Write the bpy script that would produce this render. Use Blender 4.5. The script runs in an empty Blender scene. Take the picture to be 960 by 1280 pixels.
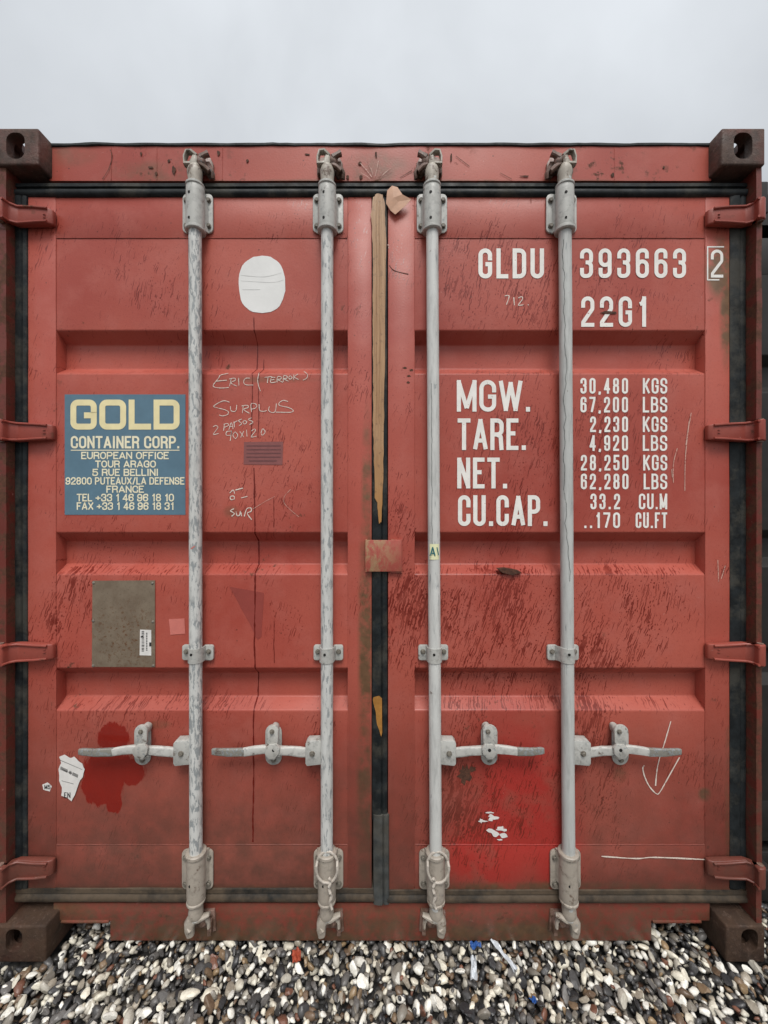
import bpy, bmesh, math, random
import numpy as np
from mathutils import Vector, Matrix
R = math.radians
random.seed(7); rng = np.random.default_rng(11)
S = bpy.context.scene
COL = S.collection

# ------------------------------------------------------------------ camera, sky, sun, exposure
ZC = 1.41                       # lens height above the gravel
F = 480.0                       # focal length in pixels of the 960 px wide photo
D0 = 1.2                        # lens to the front of the corner castings
cam = bpy.data.cameras.new('camera'); cam.sensor_fit = 'HORIZONTAL'
cam.sensor_width = 36; cam.lens = 18; cam.clip_start = .02; cam.clip_end = 2000
co = bpy.data.objects.new('camera', cam); COL.objects.link(co)
co.location = (0, -D0, ZC); co.rotation_euler = (R(90), 0, 0); S.camera = co

SUN_EL, SUN_ROT = 60, 174
w = bpy.data.worlds.new('World'); S.world = w; w.use_nodes = True
nt = w.node_tree; nt.nodes.clear()
def wn(t): return nt.nodes.new(t)
sky = wn('ShaderNodeTexSky'); sky.sky_type = 'NISHITA'; sky.sun_disc = False
sky.sun_elevation = R(SUN_EL); sky.sun_rotation = R(SUN_ROT); sky.air_density = 1.0; sky.dust_density = 3.0
b1 = wn('ShaderNodeBackground'); b1.inputs[1].default_value = .05
hs = wn('ShaderNodeHueSaturation'); hs.inputs['Saturation'].default_value = .25      # blue veiled by cloud
nt.links.new(sky.outputs[0], hs.inputs['Color']); nt.links.new(hs.outputs[0], b1.inputs[0])
tc = wn('ShaderNodeTexCoord')
nz = wn('ShaderNodeTexNoise'); nz.inputs['Scale'].default_value = 2.3; nz.inputs['Detail'].default_value = 5
nz.inputs['Roughness'].default_value = .5; nz.inputs['Distortion'].default_value = .3
nt.links.new(tc.outputs['Generated'], nz.inputs['Vector'])
mr = wn('ShaderNodeMapRange'); mr.inputs[1].default_value = .36; mr.inputs[2].default_value = .68
mr.inputs[3].default_value = .90; mr.inputs[4].default_value = 1.20
nt.links.new(nz.outputs[0], mr.inputs[0])
sx = wn('ShaderNodeSeparateXYZ'); nt.links.new(tc.outputs['Generated'], sx.inputs[0])
el = wn('ShaderNodeMapRange'); el.inputs[1].default_value = 0; el.inputs[2].default_value = 1   # overcast: zenith brighter than horizon
el.inputs[3].default_value = .22; el.inputs[4].default_value = 1.03
nt.links.new(sx.outputs[2], el.inputs[0])
mm = wn('ShaderNodeMath'); mm.operation = 'MULTIPLY'
nt.links.new(mr.outputs[0], mm.inputs[0]); nt.links.new(el.outputs[0], mm.inputs[1])
b2 = wn('ShaderNodeBackground'); b2.inputs[0].default_value = (.425, .447, .467, 1)
nt.links.new(mm.outputs[0], b2.inputs[1])
ad = wn('ShaderNodeAddShader'); nt.links.new(b1.outputs[0], ad.inputs[0]); nt.links.new(b2.outputs[0], ad.inputs[1])
wo = wn('ShaderNodeOutputWorld'); nt.links.new(ad.outputs[0], wo.inputs[0])

sl = bpy.data.lights.new('sun', 'SUN'); sl.energy = 1.5; sl.angle = R(24); sl.color = (1, .96, .91)
so = bpy.data.objects.new('sun', sl); COL.objects.link(so)
az = R(SUN_ROT)   # towards the sun: behind the camera, a little to its right
dirv = Vector((math.sin(az) * math.cos(R(SUN_EL)), math.cos(az) * math.cos(R(SUN_EL)), math.sin(R(SUN_EL))))
so.rotation_euler = dirv.to_track_quat('Z', 'Y').to_euler(); so.location = dirv * 30

S.view_settings.view_transform = 'Standard'; S.view_settings.look = 'None'
S.view_settings.exposure = 0.56; S.view_settings.gamma = 1; S.view_settings.use_curve_mapping = False

S.render.engine = 'CYCLES'; S.cycles.max_bounces = 4; S.cycles.diffuse_bounces = 2; S.cycles.glossy_bounces = 2

# ------------------------------------------------------------------ measuring: photo pixel + depth -> metres
def X(px, y=.05): return (px - 480) / F * (D0 + y)
def Z(py, y=.05): return ZC - (py - 640) / F * (D0 + y)
def P(px, py, y=.05): return Vector((X(px, y), y, Z(py, y)))
def L(n, y=.05): return n / F * (D0 + y)

# ------------------------------------------------------------------ node helper
class NB:
    def __init__(s, name):
        s.m = bpy.data.materials.new(name); s.m.use_nodes = True; s.t = s.m.node_tree; s.t.nodes.clear()
        s.out = s.t.nodes.new('ShaderNodeOutputMaterial'); s.b = s.t.nodes.new('ShaderNodeBsdfPrincipled')
        s.t.links.new(s.b.outputs[0], s.out.inputs[0])
        c = s.t.nodes.new('ShaderNodeTexCoord'); s.obj = c.outputs['Object']; s._sep = None
    def set(s, sock, v):
        if isinstance(v, bpy.types.NodeSocket): s.t.links.new(v, sock)
        else:
            if sock.type == 'RGBA' and len(v) == 3: v = (*v, 1)
            sock.default_value = v
    def node(s, t): return s.t.nodes.new(t)
    def xyz(s):
        if not s._sep:
            n = s.node('ShaderNodeSeparateXYZ'); s.set(n.inputs[0], s.obj); s._sep = n.outputs
        return s._sep
    def math(s, op, a, b=0.0, c=0.0, clamp=False):
        n = s.node('ShaderNodeMath'); n.operation = op; n.use_clamp = clamp
        s.set(n.inputs[0], a); s.set(n.inputs[1], b)
        if op in ('MULTIPLY_ADD',): s.set(n.inputs[2], c)
        return n.outputs[0]
    def comb(s, x, y, z=0.0):
        n = s.node('ShaderNodeCombineXYZ'); s.set(n.inputs[0], x); s.set(n.inputs[1], y); s.set(n.inputs[2], z); return n.outputs[0]
    def vmul(s, v, k):
        n = s.node('ShaderNodeVectorMath'); n.operation = 'MULTIPLY'; s.set(n.inputs[0], v); s.set(n.inputs[1], k); return n.outputs[0]
    def vadd(s, v, k):
        n = s.node('ShaderNodeVectorMath'); n.operation = 'ADD'; s.set(n.inputs[0], v); s.set(n.inputs[1], k); return n.outputs[0]
    def noise(s, scale, detail=3, rough=.55, vec=None, dist=0, col=False):
        n = s.node('ShaderNodeTexNoise'); s.set(n.inputs['Vector'], vec or s.obj); s.set(n.inputs['Scale'], scale)
        s.set(n.inputs['Detail'], detail); s.set(n.inputs['Roughness'], rough); s.set(n.inputs['Distortion'], dist)
        return n.outputs[1 if col else 0]
    def vor(s, vec, scale=1.0, dim='3D', feature='F1'):
        n = s.node('ShaderNodeTexVoronoi'); n.voronoi_dimensions = dim; n.feature = feature
        s.set(n.inputs['Vector'], vec); s.set(n.inputs['Scale'], scale); return n.outputs
    def rng(s, v, a, b, c=0.0, d=1.0, smooth=False):
        n = s.node('ShaderNodeMapRange'); n.clamp = True
        if smooth: n.interpolation_type = 'SMOOTHSTEP'
        for i, q in enumerate((v, a, b, c, d)): s.set(n.inputs[i], q)
        return n.outputs[0]
    def mix(s, f, a, b):
        n = s.node('ShaderNodeMix'); n.data_type = 'RGBA'
        s.set(n.inputs[0], f); s.set(n.inputs[6], a); s.set(n.inputs[7], b); return n.outputs[2]
    def mixf(s, f, a, b):
        n = s.node('ShaderNodeMix'); n.data_type = 'FLOAT'
        s.set(n.inputs[0], f); s.set(n.inputs[2], a); s.set(n.inputs[3], b); return n.outputs[0]
    def bump(s, h, strength=.3, dist=.002, normal=None):
        n = s.node('ShaderNodeBump'); s.set(n.inputs['Strength'], strength); s.set(n.inputs['Distance'], dist); s.set(n.inputs['Height'], h)
        if normal: s.set(n.inputs['Normal'], normal)
        return n.outputs[0]
    def done(s, col, rough, normal=None, metal=0.0, spec=.5):
        s.set(s.b.inputs['Base Color'], col); s.set(s.b.inputs['Roughness'], rough); s.set(s.b.inputs['Metallic'], metal)
        s.set(s.b.inputs['Specular IOR Level'], spec)
        if normal: s.set(s.b.inputs['Normal'], normal)
        return s.m
    def blob(s, px, py, rx, ry, y=.05, soft=.6):      # soft-edged patch, centre and radii measured on the photo
        x, _, z = s.xyz()
        dx = s.math('MULTIPLY', s.math('SUBTRACT', x, X(px, y)), 1 / L(rx, y))
        dz = s.math('MULTIPLY', s.math('SUBTRACT', z, Z(py, y)), 1 / L(ry, y))
        d = s.math('SQRT', s.math('ADD', s.math('MULTIPLY', dx, dx), s.math('MULTIPLY', dz, dz)))
        return s.rng(d, 1 - soft, 1 + soft * .6, 1.0, 0.0, True)

def red_paint(name, rust=.1, streaks=1.0, zones=(), bright=(), brown=(), tone=1.0, scratch=.3, mud=0.0, grime_darken=0.0, gloss=()):
    n = NB(name); x, y, z = n.xyz()
    big = n.noise(1.7, 2, .5); mid = n.noise(11, 3, .6); fine = n.noise(160, 1, .6)
    c = n.mix(n.rng(big, .35, .65), (.445 * tone, .101 * tone, .070 * tone), (.345 * tone, .060 * tone, .042 * tone))
    c = n.mix(n.math('MULTIPLY', n.rng(mid, .45, .72), .5), c, (.44 * tone, .122 * tone, .094 * tone))
    c = n.mix(n.math('MULTIPLY', n.rng(fine, .5, .8), .25), c, (.28 * tone, .045 * tone, .033 * tone))
    if bright:
        f = None
        for bl in bright:
            q = n.blob(*bl); f = q if f is None else n.math('MAXIMUM', f, q)
        f = n.math('MULTIPLY', f, n.rng(n.noise(9, 3, .6), .20, .5)); bf = f
        c = n.mix(n.math('MULTIPLY', f, .85), c, (.36, .022, .018))
    # rain-driven runs: dashes leaning with the wind
    warp = n.vadd(n.vmul(n.vadd(n.noise(45, 1, .6, col=True), (-.5, -.5, -.5)), (.011, .0, .011)), n.vmul(n.vadd(n.noise(3, 0, .5, col=True), (-.5, -.5, -.5)), (.05, .0, .05)))
    wv = n.vadd(n.obj, warp); sp = n.node('ShaderNodeSeparateXYZ'); n.set(sp.inputs[0], wv)
    lean = .30
    ac = n.math('SUBTRACT', n.math('MULTIPLY', sp.outputs[0], .955), n.math('MULTIPLY', sp.outputs[2], lean))
    al = n.math('ADD', n.math('MULTIPLY', sp.outputs[0], lean), n.math('MULTIPLY', sp.outputs[2], .955))
    dens = n.rng(n.noise(3.1, 2, .6), .38, .68, .14 * streaks, .60 * streaks)
    for zx, zy, rx, ry, amt in zones:
        dens = n.math('ADD', dens, n.math('MULTIPLY', n.blob(zx, zy, rx, ry), amt))
    dens = n.math('MULTIPLY', dens, n.rng(n.noise(14, 2, .6, vec=n.vmul(n.obj, (1, 1, .45))), .34, .62, .60, 1.20))
    run = None
    for sa, sb, off, k in ((185, 15, 0, .40), (120, 6.5, 3.7, .25), (110, 70, 8.3, .28)):
        v = n.comb(n.math('MULTIPLY_ADD', ac, sa, off), n.math('MULTIPLY_ADD', al, sb, off * 2.3))
        vo = n.vor(v, 1.0, '2D')
        cs = n.node('ShaderNodeSeparateColor'); n.set(cs.inputs[0], vo[1])
        thr = n.math('MULTIPLY', n.math('MULTIPLY', dens, k), n.math('MULTIPLY_ADD', cs.outputs[0], 1.1, .25))
        gate = n.math('LESS_THAN', cs.outputs[1], n.math('MULTIPLY', dens, 1.0))
        q = n.math('MULTIPLY', n.rng(n.math('SUBTRACT', thr, vo[0]), -.03, .05), gate)
        run = q if run is None else n.math('MAXIMUM', run, q)
    runf = n.math('MULTIPLY', run, n.rng(n.noise(25, 1, .5), .3, .6, .50, .95))
    c = n.mix(runf, c, (.165 * tone, .019 * tone, .012 * tone))
    pit = n.vor(n.obj, 42.0); pc = n.node('ShaderNodeSeparateColor'); n.set(pc.inputs[0], pit[1])
    pf = n.math('MULTIPLY', n.rng(pit[0], .06, .13, 1.0, 0.0), n.math('GREATER_THAN', pc.outputs[0], .93 - .12 * rust))
    c = n.mix(n.math('MULTIPLY', pf, .85), c, n.mix(pc.outputs[1], (.06, .018, .012), (.17, .05, .035)))
    # bare scuffs, pits and rust
    sc = n.math('MULTIPLY', n.rng(n.noise(70, 3, .7), .70 - .02 * scratch, .74), n.rng(n.noise(5, 1), .5, .62))
    c = n.mix(n.math('MULTIPLY', sc, scratch), c, (.56, .29, .24))
    ru = n.math('MULTIPLY', n.rng(n.noise(28, 4, .68), .66 - .22 * rust, .72 - .16 * rust), n.rng(n.noise(3.5, 2), .62 - .4 * rust, .72 - .3 * rust))
    c = n.mix(n.math('MULTIPLY', ru, .9), c, n.mix(n.noise(90, 1), (.035, .016, .010), (.13, .055, .028)))
    if brown:
        f = None
        for bl in brown:
            q = n.math('MULTIPLY', n.blob(*bl[:4]), bl[4]); f = q if f is None else n.math('MAXIMUM', f, q)
        f = n.math('MULTIPLY', f, n.rng(n.noise(13, 4, .7), .32, .60))
        c = n.mix(f, c, n.mix(n.noise(40, 2, .6), (.085, .045, .022), (.21, .115, .062)))
    if mud:
        zz = n.math('MULTIPLY_ADD', n.noise(7, 5, .7), .10, z)
        f = n.math('MULTIPLY', n.rng(zz, .055, .30, 1.0, 0.0, True), mud)
        f = n.math('MULTIPLY', f, n.rng(n.noise(38, 5, .7), .36, .62))
        c = n.mix(f, c, n.mix(n.noise(20, 4), (.075, .043, .024), (.14, .09, .055)))
    if grime_darken:                                             # dirt film at the foot, drawn higher to darken the lower half
        zz = n.math('MULTIPLY_ADD', n.noise(2.5, 2, .6), .30, z)
        f = n.math('MULTIPLY', n.rng(zz, .30, 1.10, 1.0, 0.0, True), grime_darken)
        f = n.math('MULTIPLY', f, n.rng(n.noise(16, 3, .65), .25, .65, .6, 1.0))
        if bright: f = n.math('MULTIPLY', f, n.math('SUBTRACT', 1.0, n.math('MULTIPLY', bf, .9)))
        c = n.mix(f, c, (.105, .045, .032))
    rg = n.mixf(run, n.rng(n.noise(6, 2), .3, .7, .36, .52), .30)
    rg = n.mixf(ru, rg, .85)
    if gloss:                                             # touch-up paint with a ragged, dripping edge
        f = None
        for bl in gloss:
            q = n.blob(*bl, .05, .9); f = q if f is None else n.math('MAXIMUM', f, q)
        f = n.math('ADD', f, n.math('MULTIPLY', n.math('SUBTRACT', n.noise(30, 5, .65, vec=n.vmul(n.obj, (1.6, 1, .6))), .5), .75))
        f = n.rng(f, .50, .60)
        c = n.mix(n.math('MULTIPLY', f, .93), c, n.mix(n.noise(20, 3), (.255, .015, .009), (.185, .012, .008))); rg = n.mixf(f, rg, .20)
    h = n.math('ADD', n.math('MULTIPLY', n.noise(5, 0), 3.0), n.math('MULTIPLY', n.noise(200, 0), .12))
    return n.done(c, rg, n.bump(h, .55, .003), 0, .36)

def rusty(name, a=(.030, .017, .012), b=(.105, .055, .035), red=.25, mud=0.0, rough=.75):
    n = NB(name)
    c = n.mix(n.rng(n.noise(14, 6, .7), .3, .7), a, b)
    c = n.mix(n.math('MULTIPLY', n.rng(n.noise(6, 4, .65), .48, .60), red), c, (.21, .052, .036))
    c = n.mix(n.math('MULTIPLY', n.rng(n.noise(75, 4, .7), .56, .68), .5), c, (.17, .115, .09))
    if mud: c = n.mix(n.math('MULTIPLY', n.rng(n.noise(9, 5, .7), .36, .58), mud), c, (.078, .045, .026))
    h = n.math('ADD', n.noise(35, 6, .7), n.math('MULTIPLY', n.noise(180, 3), .4))
    return n.done(c, n.rng(n.noise(18, 3), .3, .7, rough - .25, rough + .1), n.bump(h, .8, .004), 0, .4)

def galv(name, chips=.4, base=(.62, .625, .60), stretch=.28, rust=.1, dark=(.17, .185, .19)):
    n = NB(name)
    v = n.vmul(n.obj, (1, 1, stretch))
    c = n.mix(n.rng(n.noise(8, 3), .3, .7), base, tuple(k * .86 for k in base))
    c = n.mix(n.rng(n.noise(60, 4, .65, vec=v), .48, .70), c, tuple(k * .66 for k in base))
    ch = n.rng(n.noise(120, 3, .60, vec=v, dist=.5), .74 - .30 * chips, .765 - .29 * chips)
    ch = n.math('MULTIPLY', ch, n.rng(n.noise(11, 3, .6), .62 - .4 * chips, .72 - .4 * chips))
    c = n.mix(n.math('MULTIPLY', ch, .85), c, n.mix(n.noise(120, 2), dark, tuple(k * 1.9 for k in dark)))
    ru = n.rng(n.noise(30, 5, .7), .70 - .25 * rust, .78 - .25 * rust)
    c = n.mix(n.math('MULTIPLY', ru, .85), c, n.mix(n.noise(90, 3), (.045, .028, .02), (.16, .09, .055)))
    h = n.math('ADD', n.math('MULTIPLY', ch, -.5), n.math('MULTIPLY', n.noise(110, 4, .7), .5))
    return n.done(c, n.rng(n.noise(40, 3), .3, .7, .38, .62), n.bump(h, .6, .0012), 0, .5)

def rubber(name, base=(.009, .011, .012), dirt=0.0, dirtcol=(.15, .135, .105)):
    n = NB(name)
    c = n.mix(n.rng(n.noise(22, 4, .65), .4, .7), base, tuple(k * 2.4 for k in base))
    if dirt: c = n.mix(n.math('MULTIPLY', n.rng(n.noise(9, 6, .7), .5 - .3 * dirt, .62 - .1 * dirt), min(1, dirt + .25)), c, n.mix(n.noise(60, 4), dirtcol, tuple(k * .55 for k in dirtcol)))
    return n.done(c, n.rng(n.noise(30, 3), .3, .7, .45, .7), n.bump(n.noise(70, 4), .5, .002), 0, .2)

def plain(name, col, rough=.5, var=.25, scale=60, bump=.3, to=None, spec=.4):
    n = NB(name)
    c = n.mix(n.rng(n.noise(scale, 4, .65), .35, .7), col, to or tuple(k * (1 - var) for k in col))
    return n.done(c, rough, n.bump(n.noise(scale * 3, 3), bump, .001), 0, spec)

def print_paint(name, col, wear=.3, under=(.36, .075, .055), scale=90):
    n = NB(name)
    f = n.rng(n.noise(scale, 5, .7), .74 - .22 * wear, .78 - .18 * wear)
    c = n.mix(n.rng(n.noise(30, 3), .3, .7), col, tuple(k * .88 for k in col))
    c = n.mix(f, c, under)
    return n.done(c, .5, None, 0, .4)

M = {}
ZL = ((240, 464, 230, 5, .30), (240, 714, 230, 6, .32), (240, 882, 230, 7, .28), (170, 350, 60, 45, .25), (130, 620, 130, 60, .10), (170, 925, 120, 60, .25), (90, 760, 35, 60, .35), (330, 560, 90, 80, .12), (460, 640, 30, 60, .1))
ZR = ((700, 464, 230, 5, .32), (700, 714, 230, 6, .34), (700, 882, 230, 7, .34), (600, 340, 110, 70, .34), (590, 780, 130, 75, .62), (760, 775, 70, 75, .52), (640, 590, 90, 90, .42), (770, 570, 75, 90, .28),
      (600, 1000, 95, 95, .60), (740, 960, 55, 90, .45), (505, 700, 25, 120, .34), (730, 360, 80, 60, .2))
M['door_l'] = red_paint('red_oxide_paint_streaked', .16, 1.0, ZL, (), ((459, 620, 7, 100, 1.0), (457, 800, 9, 170, 1.3), (456, 1000, 10, 170, 1.2), (250, 1113, 320, 9, 1.2), (290, 640, 10, 8, .5), (340, 475, 60, 4, .5), (200, 905, 14, 6, .6)), 1.0, .35, 0, .95, ((142, 922, 26, 24), (138, 960, 40, 34), (165, 965, 22, 22), (128, 985, 34, 28), (142, 1000, 14, 22)))
M['door_r'] = red_paint('red_oxide_paint_rain_run', .16, 1.1, ZR, ((650, 1010, 72, 115), (610, 1070, 75, 60), (690, 1060, 40, 70)), ((898, 335, 17, 38, 1.5), (906, 395, 8, 60, 1.2), (720, 1110, 260, 9, 1.1), (880, 992, 8, 8, 1.2), (775, 968, 10, 10, .8), (910, 1000, 6, 120, .7)), .97, .35, 0, .78)
M['frame'] = red_paint('red_frame_paint', .38, .35, ((210, 205, 80, 25, .25), (420, 205, 60, 20, .2)), (), ((470, 212, 45, 25, .7), (90, 192, 30, 16, .5), (480, 228, 420, 4, .8), (200, 215, 60, 14, .6)), .97, .9)
M['sill'] = red_paint('red_sill_paint_muddy', .32, .5, (), (), ((270, 1168, 100, 14, 1.3), (640, 1167, 90, 13, 1.5), (480, 1152, 40, 18, .8), (70, 1142, 50, 14, 1.0), (400, 1172, 60, 8, 1.0)), .58, .5, 1.1)
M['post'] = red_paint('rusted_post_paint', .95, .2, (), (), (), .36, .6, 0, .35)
M['hinge'] = red_paint('red_hinge_paint', .30, .15, (), (), (), .68, .8, 0, .9)
M['body'] = red_paint('red_side_paint', .25, .4, (), (), (), .95, .4)
M['rust_top'] = rusty('rusted_cast_steel', red=.35, a=(.030, .018, .014), b=(.105, .062, .046))
M['rust_low'] = rusty('rusted_muddy_cast_steel', red=.1, a=(.018, .010, .007), b=(.062, .032, .018), mud=.40, rough=.85)
M['galv1'] = galv('chipped_grey_rod_paint', .73, stretch=.30)
M['galv2'] = galv('worn_grey_rod_paint', .60, stretch=.25)
M['galv3'] = galv('smooth_grey_rod_paint', .36, stretch=.15, rust=.16)
M['galv4'] = galv('dull_grey_rod_paint', .34, stretch=.12, rust=.16, base=(.52, .53, .51))
M['bracket'] = galv('grey_bracket_paint', .40, stretch=1, rust=.34, base=(.47, .47, .44))
M['brown_galv'] = galv('mud_stained_bracket', .30, stretch=1, rust=.40, base=(.39, .345, .29))
M['handle'] = galv('hand_worn_handle', .32, stretch=1, rust=.30, base=(.56, .555, .52))
M['handle_tip'] = galv('bare_handle_grip', .75, stretch=1, rust=.5, base=(.24, .23, .20))
M['hasp'] = galv('grimy_hasp', .5, stretch=1, rust=.48, base=(.48, .47, .435))
M['cam'] = galv('rusty_cam_steel', .35, stretch=1, rust=.72, base=(.42, .38, .32))
M['boss'] = galv('rust_brown_keeper', .5, stretch=1, rust=.95, base=(.24, .15, .12))
M['bolt'] = plain('weathered_bolt', (.22, .20, .165), .55, .6, 150)
M['rustspot'] = plain('dark_rust', (.050, .022, .014), .85, .5, 120, .6, (.12, .05, .028))
M['hole_disc'] = plain('painted_hole_black', (.012, .011, .010), .8, .2)
M['rubber'] = rubber('black_door_gasket', dirt=.06)
M['rubber_mud'] = rubber('mud_caked_gasket', (.014, .014, .013), .55, (.135, .098, .066))
M['rubber_grey'] = rubber('dull_grey_gasket', (.034, .037, .037), .38, (.115, .105, .085))
M['roof_edge'] = rubber('black_roof_sealant', (.016, .018, .019), .12, (.07, .08, .075))
M['white_num'] = print_paint('white_marking_paint', (.86, .835, .785), .45)
M['chalk'] = print_paint('white_crayon', (.76, .66, .58), .75, scale=220)
M['scratch'] = print_paint('bare_scratch', (.62, .40, .33), .9, scale=160)
M['sign_blue'] = print_paint('blue_grey_sign_paint', (.105, .195, .262), .08, (.09, .12, .14))
M['sign_yel'] = print_paint('pale_yellow_lettering', (.85, .75, .43), .14, (.2, .25, .25))
M['sign_white'] = print_paint('cream_sign_lettering', (.86, .80, .58), .12, (.2, .25, .25))
M['oval_line'] = plain('grey_sticker_crease', (.50, .50, .48), .6, .1)
M['oval'] = plain('white_sticker', (.78, .78, .76), .5, .08, 12)
M['wet_red'] = plain('wet_red_run', (.15, .014, .010), .22, .25, 30)
M['blot'] = plain('glossy_red_touch_up', (.225, .020, .013), .24, .3, 9)
M['dark_red'] = plain('dark_red_mark', (.29, .054, .042), .5, .12, 20)  # darker red, for the triangle and some scuffs
M['tape'] = plain('tan_packing_tape', (.44, .245, .135), .34, .3, 14, .4, (.34, .175, .085))
def _tape():
    n = NB('tan_packing_tape'); x, y, z = n.xyz()
    st_ = n.noise(26, 4, .6, vec=n.vmul(n.obj, (6, 1, .25)))
    c = n.mix(n.rng(st_, .35, .65), (.45, .27, .14), (.33, .18, .085))
    c = n.mix(n.rng(n.math('MULTIPLY_ADD', n.noise(9, 3), .2, z), Z(600), Z(520), .85, 0.0), c, (.40, .185, .045))
    c = n.mix(n.math('MULTIPLY', n.rng(n.noise(60, 5, .7), .56, .66), .6), c, (.15, .085, .05))
    return n.done(c, .36, n.bump(st_, .6, .003))
M['tape'] = _tape()
M['orange'] = plain('orange_tape_scrap', (.43, .20, .045), .45, .35, 40)
M['card'] = plain('kraft_paper_tape', (.62, .36, .235), .5, .2, 30)
M['plate'] = None
M['paper'] = plain('white_paper_label', (.74, .72, .69), .6, .12, 40)
M['ink'] = plain('black_print', (.03, .03, .032), .6, .2)
M['faint'] = plain('faded_purple_print', (.155, .055, .055), .5, .2, 80)
M['faint_bg'] = plain('faded_purple_sticker', (.25, .085, .08), .5, .15, 60)
M['pink'] = plain('faded_red_sticker', (.62, .19, .155), .5, .12, 50)
M['ylabel'] = plain('pale_yellow_sticker', (.80, .80, .50), .5, .06, 50)
M['teal'] = plain('teal_print', (.02, .14, .16), .5, .1)
M['metal_crack'] = plain('dark_paint_crack', (.20, .21, .20), .8, .5, 120)
M['wire'] = galv('twisted_wire', .3, stretch=1, rust=.25, base=(.50, .45, .39))
M['dark_hull'] = plain('near_black_steel', (.020, .017, .016), .6, .5, 12)  # near-black colour carries the shade of the gap between containers
def _plate():
    n = NB('tarnished_data_plate')
    c = n.mix(n.rng(n.noise(20, 4, .65), .35, .65), (.205, .155, .11), (.27, .215, .155))
    sp = n.math('MULTIPLY', n.rng(n.noise(95, 5, .7), .54, .64), n.blob(158, 795, 42, 45))
    c = n.mix(sp, c, (.15, .062, .026))
    c = n.mix(n.math('MULTIPLY', n.rng(n.noise(150, 4, .7), .58, .68), .5), c, (.11, .085, .06))
    return n.done(c, .42, n.bump(n.noise(120, 3), .3, .001), .35, .5)
M['plate'] = _plate()
def _seal():
    n = NB('scraped_seal_plate'); x, y, z = n.xyz()
    f = n.math('MULTIPLY', n.rng(n.noise(55, 6, .7, vec=n.vmul(n.obj, (1, 1, .55))), .45, .58), n.rng(x, X(470), X(502), 1, .15))
    c = n.mix(n.noise(30, 3), (.40, .085, .062), (.33, .07, .05))
    c = n.mix(f, c, n.mix(n.noise(60), (.30, .15, .075), (.40, .25, .14)))
    return n.done(c, .5, n.bump(n.noise(60, 5), .6, .002))
M['seal'] = _seal()

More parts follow.
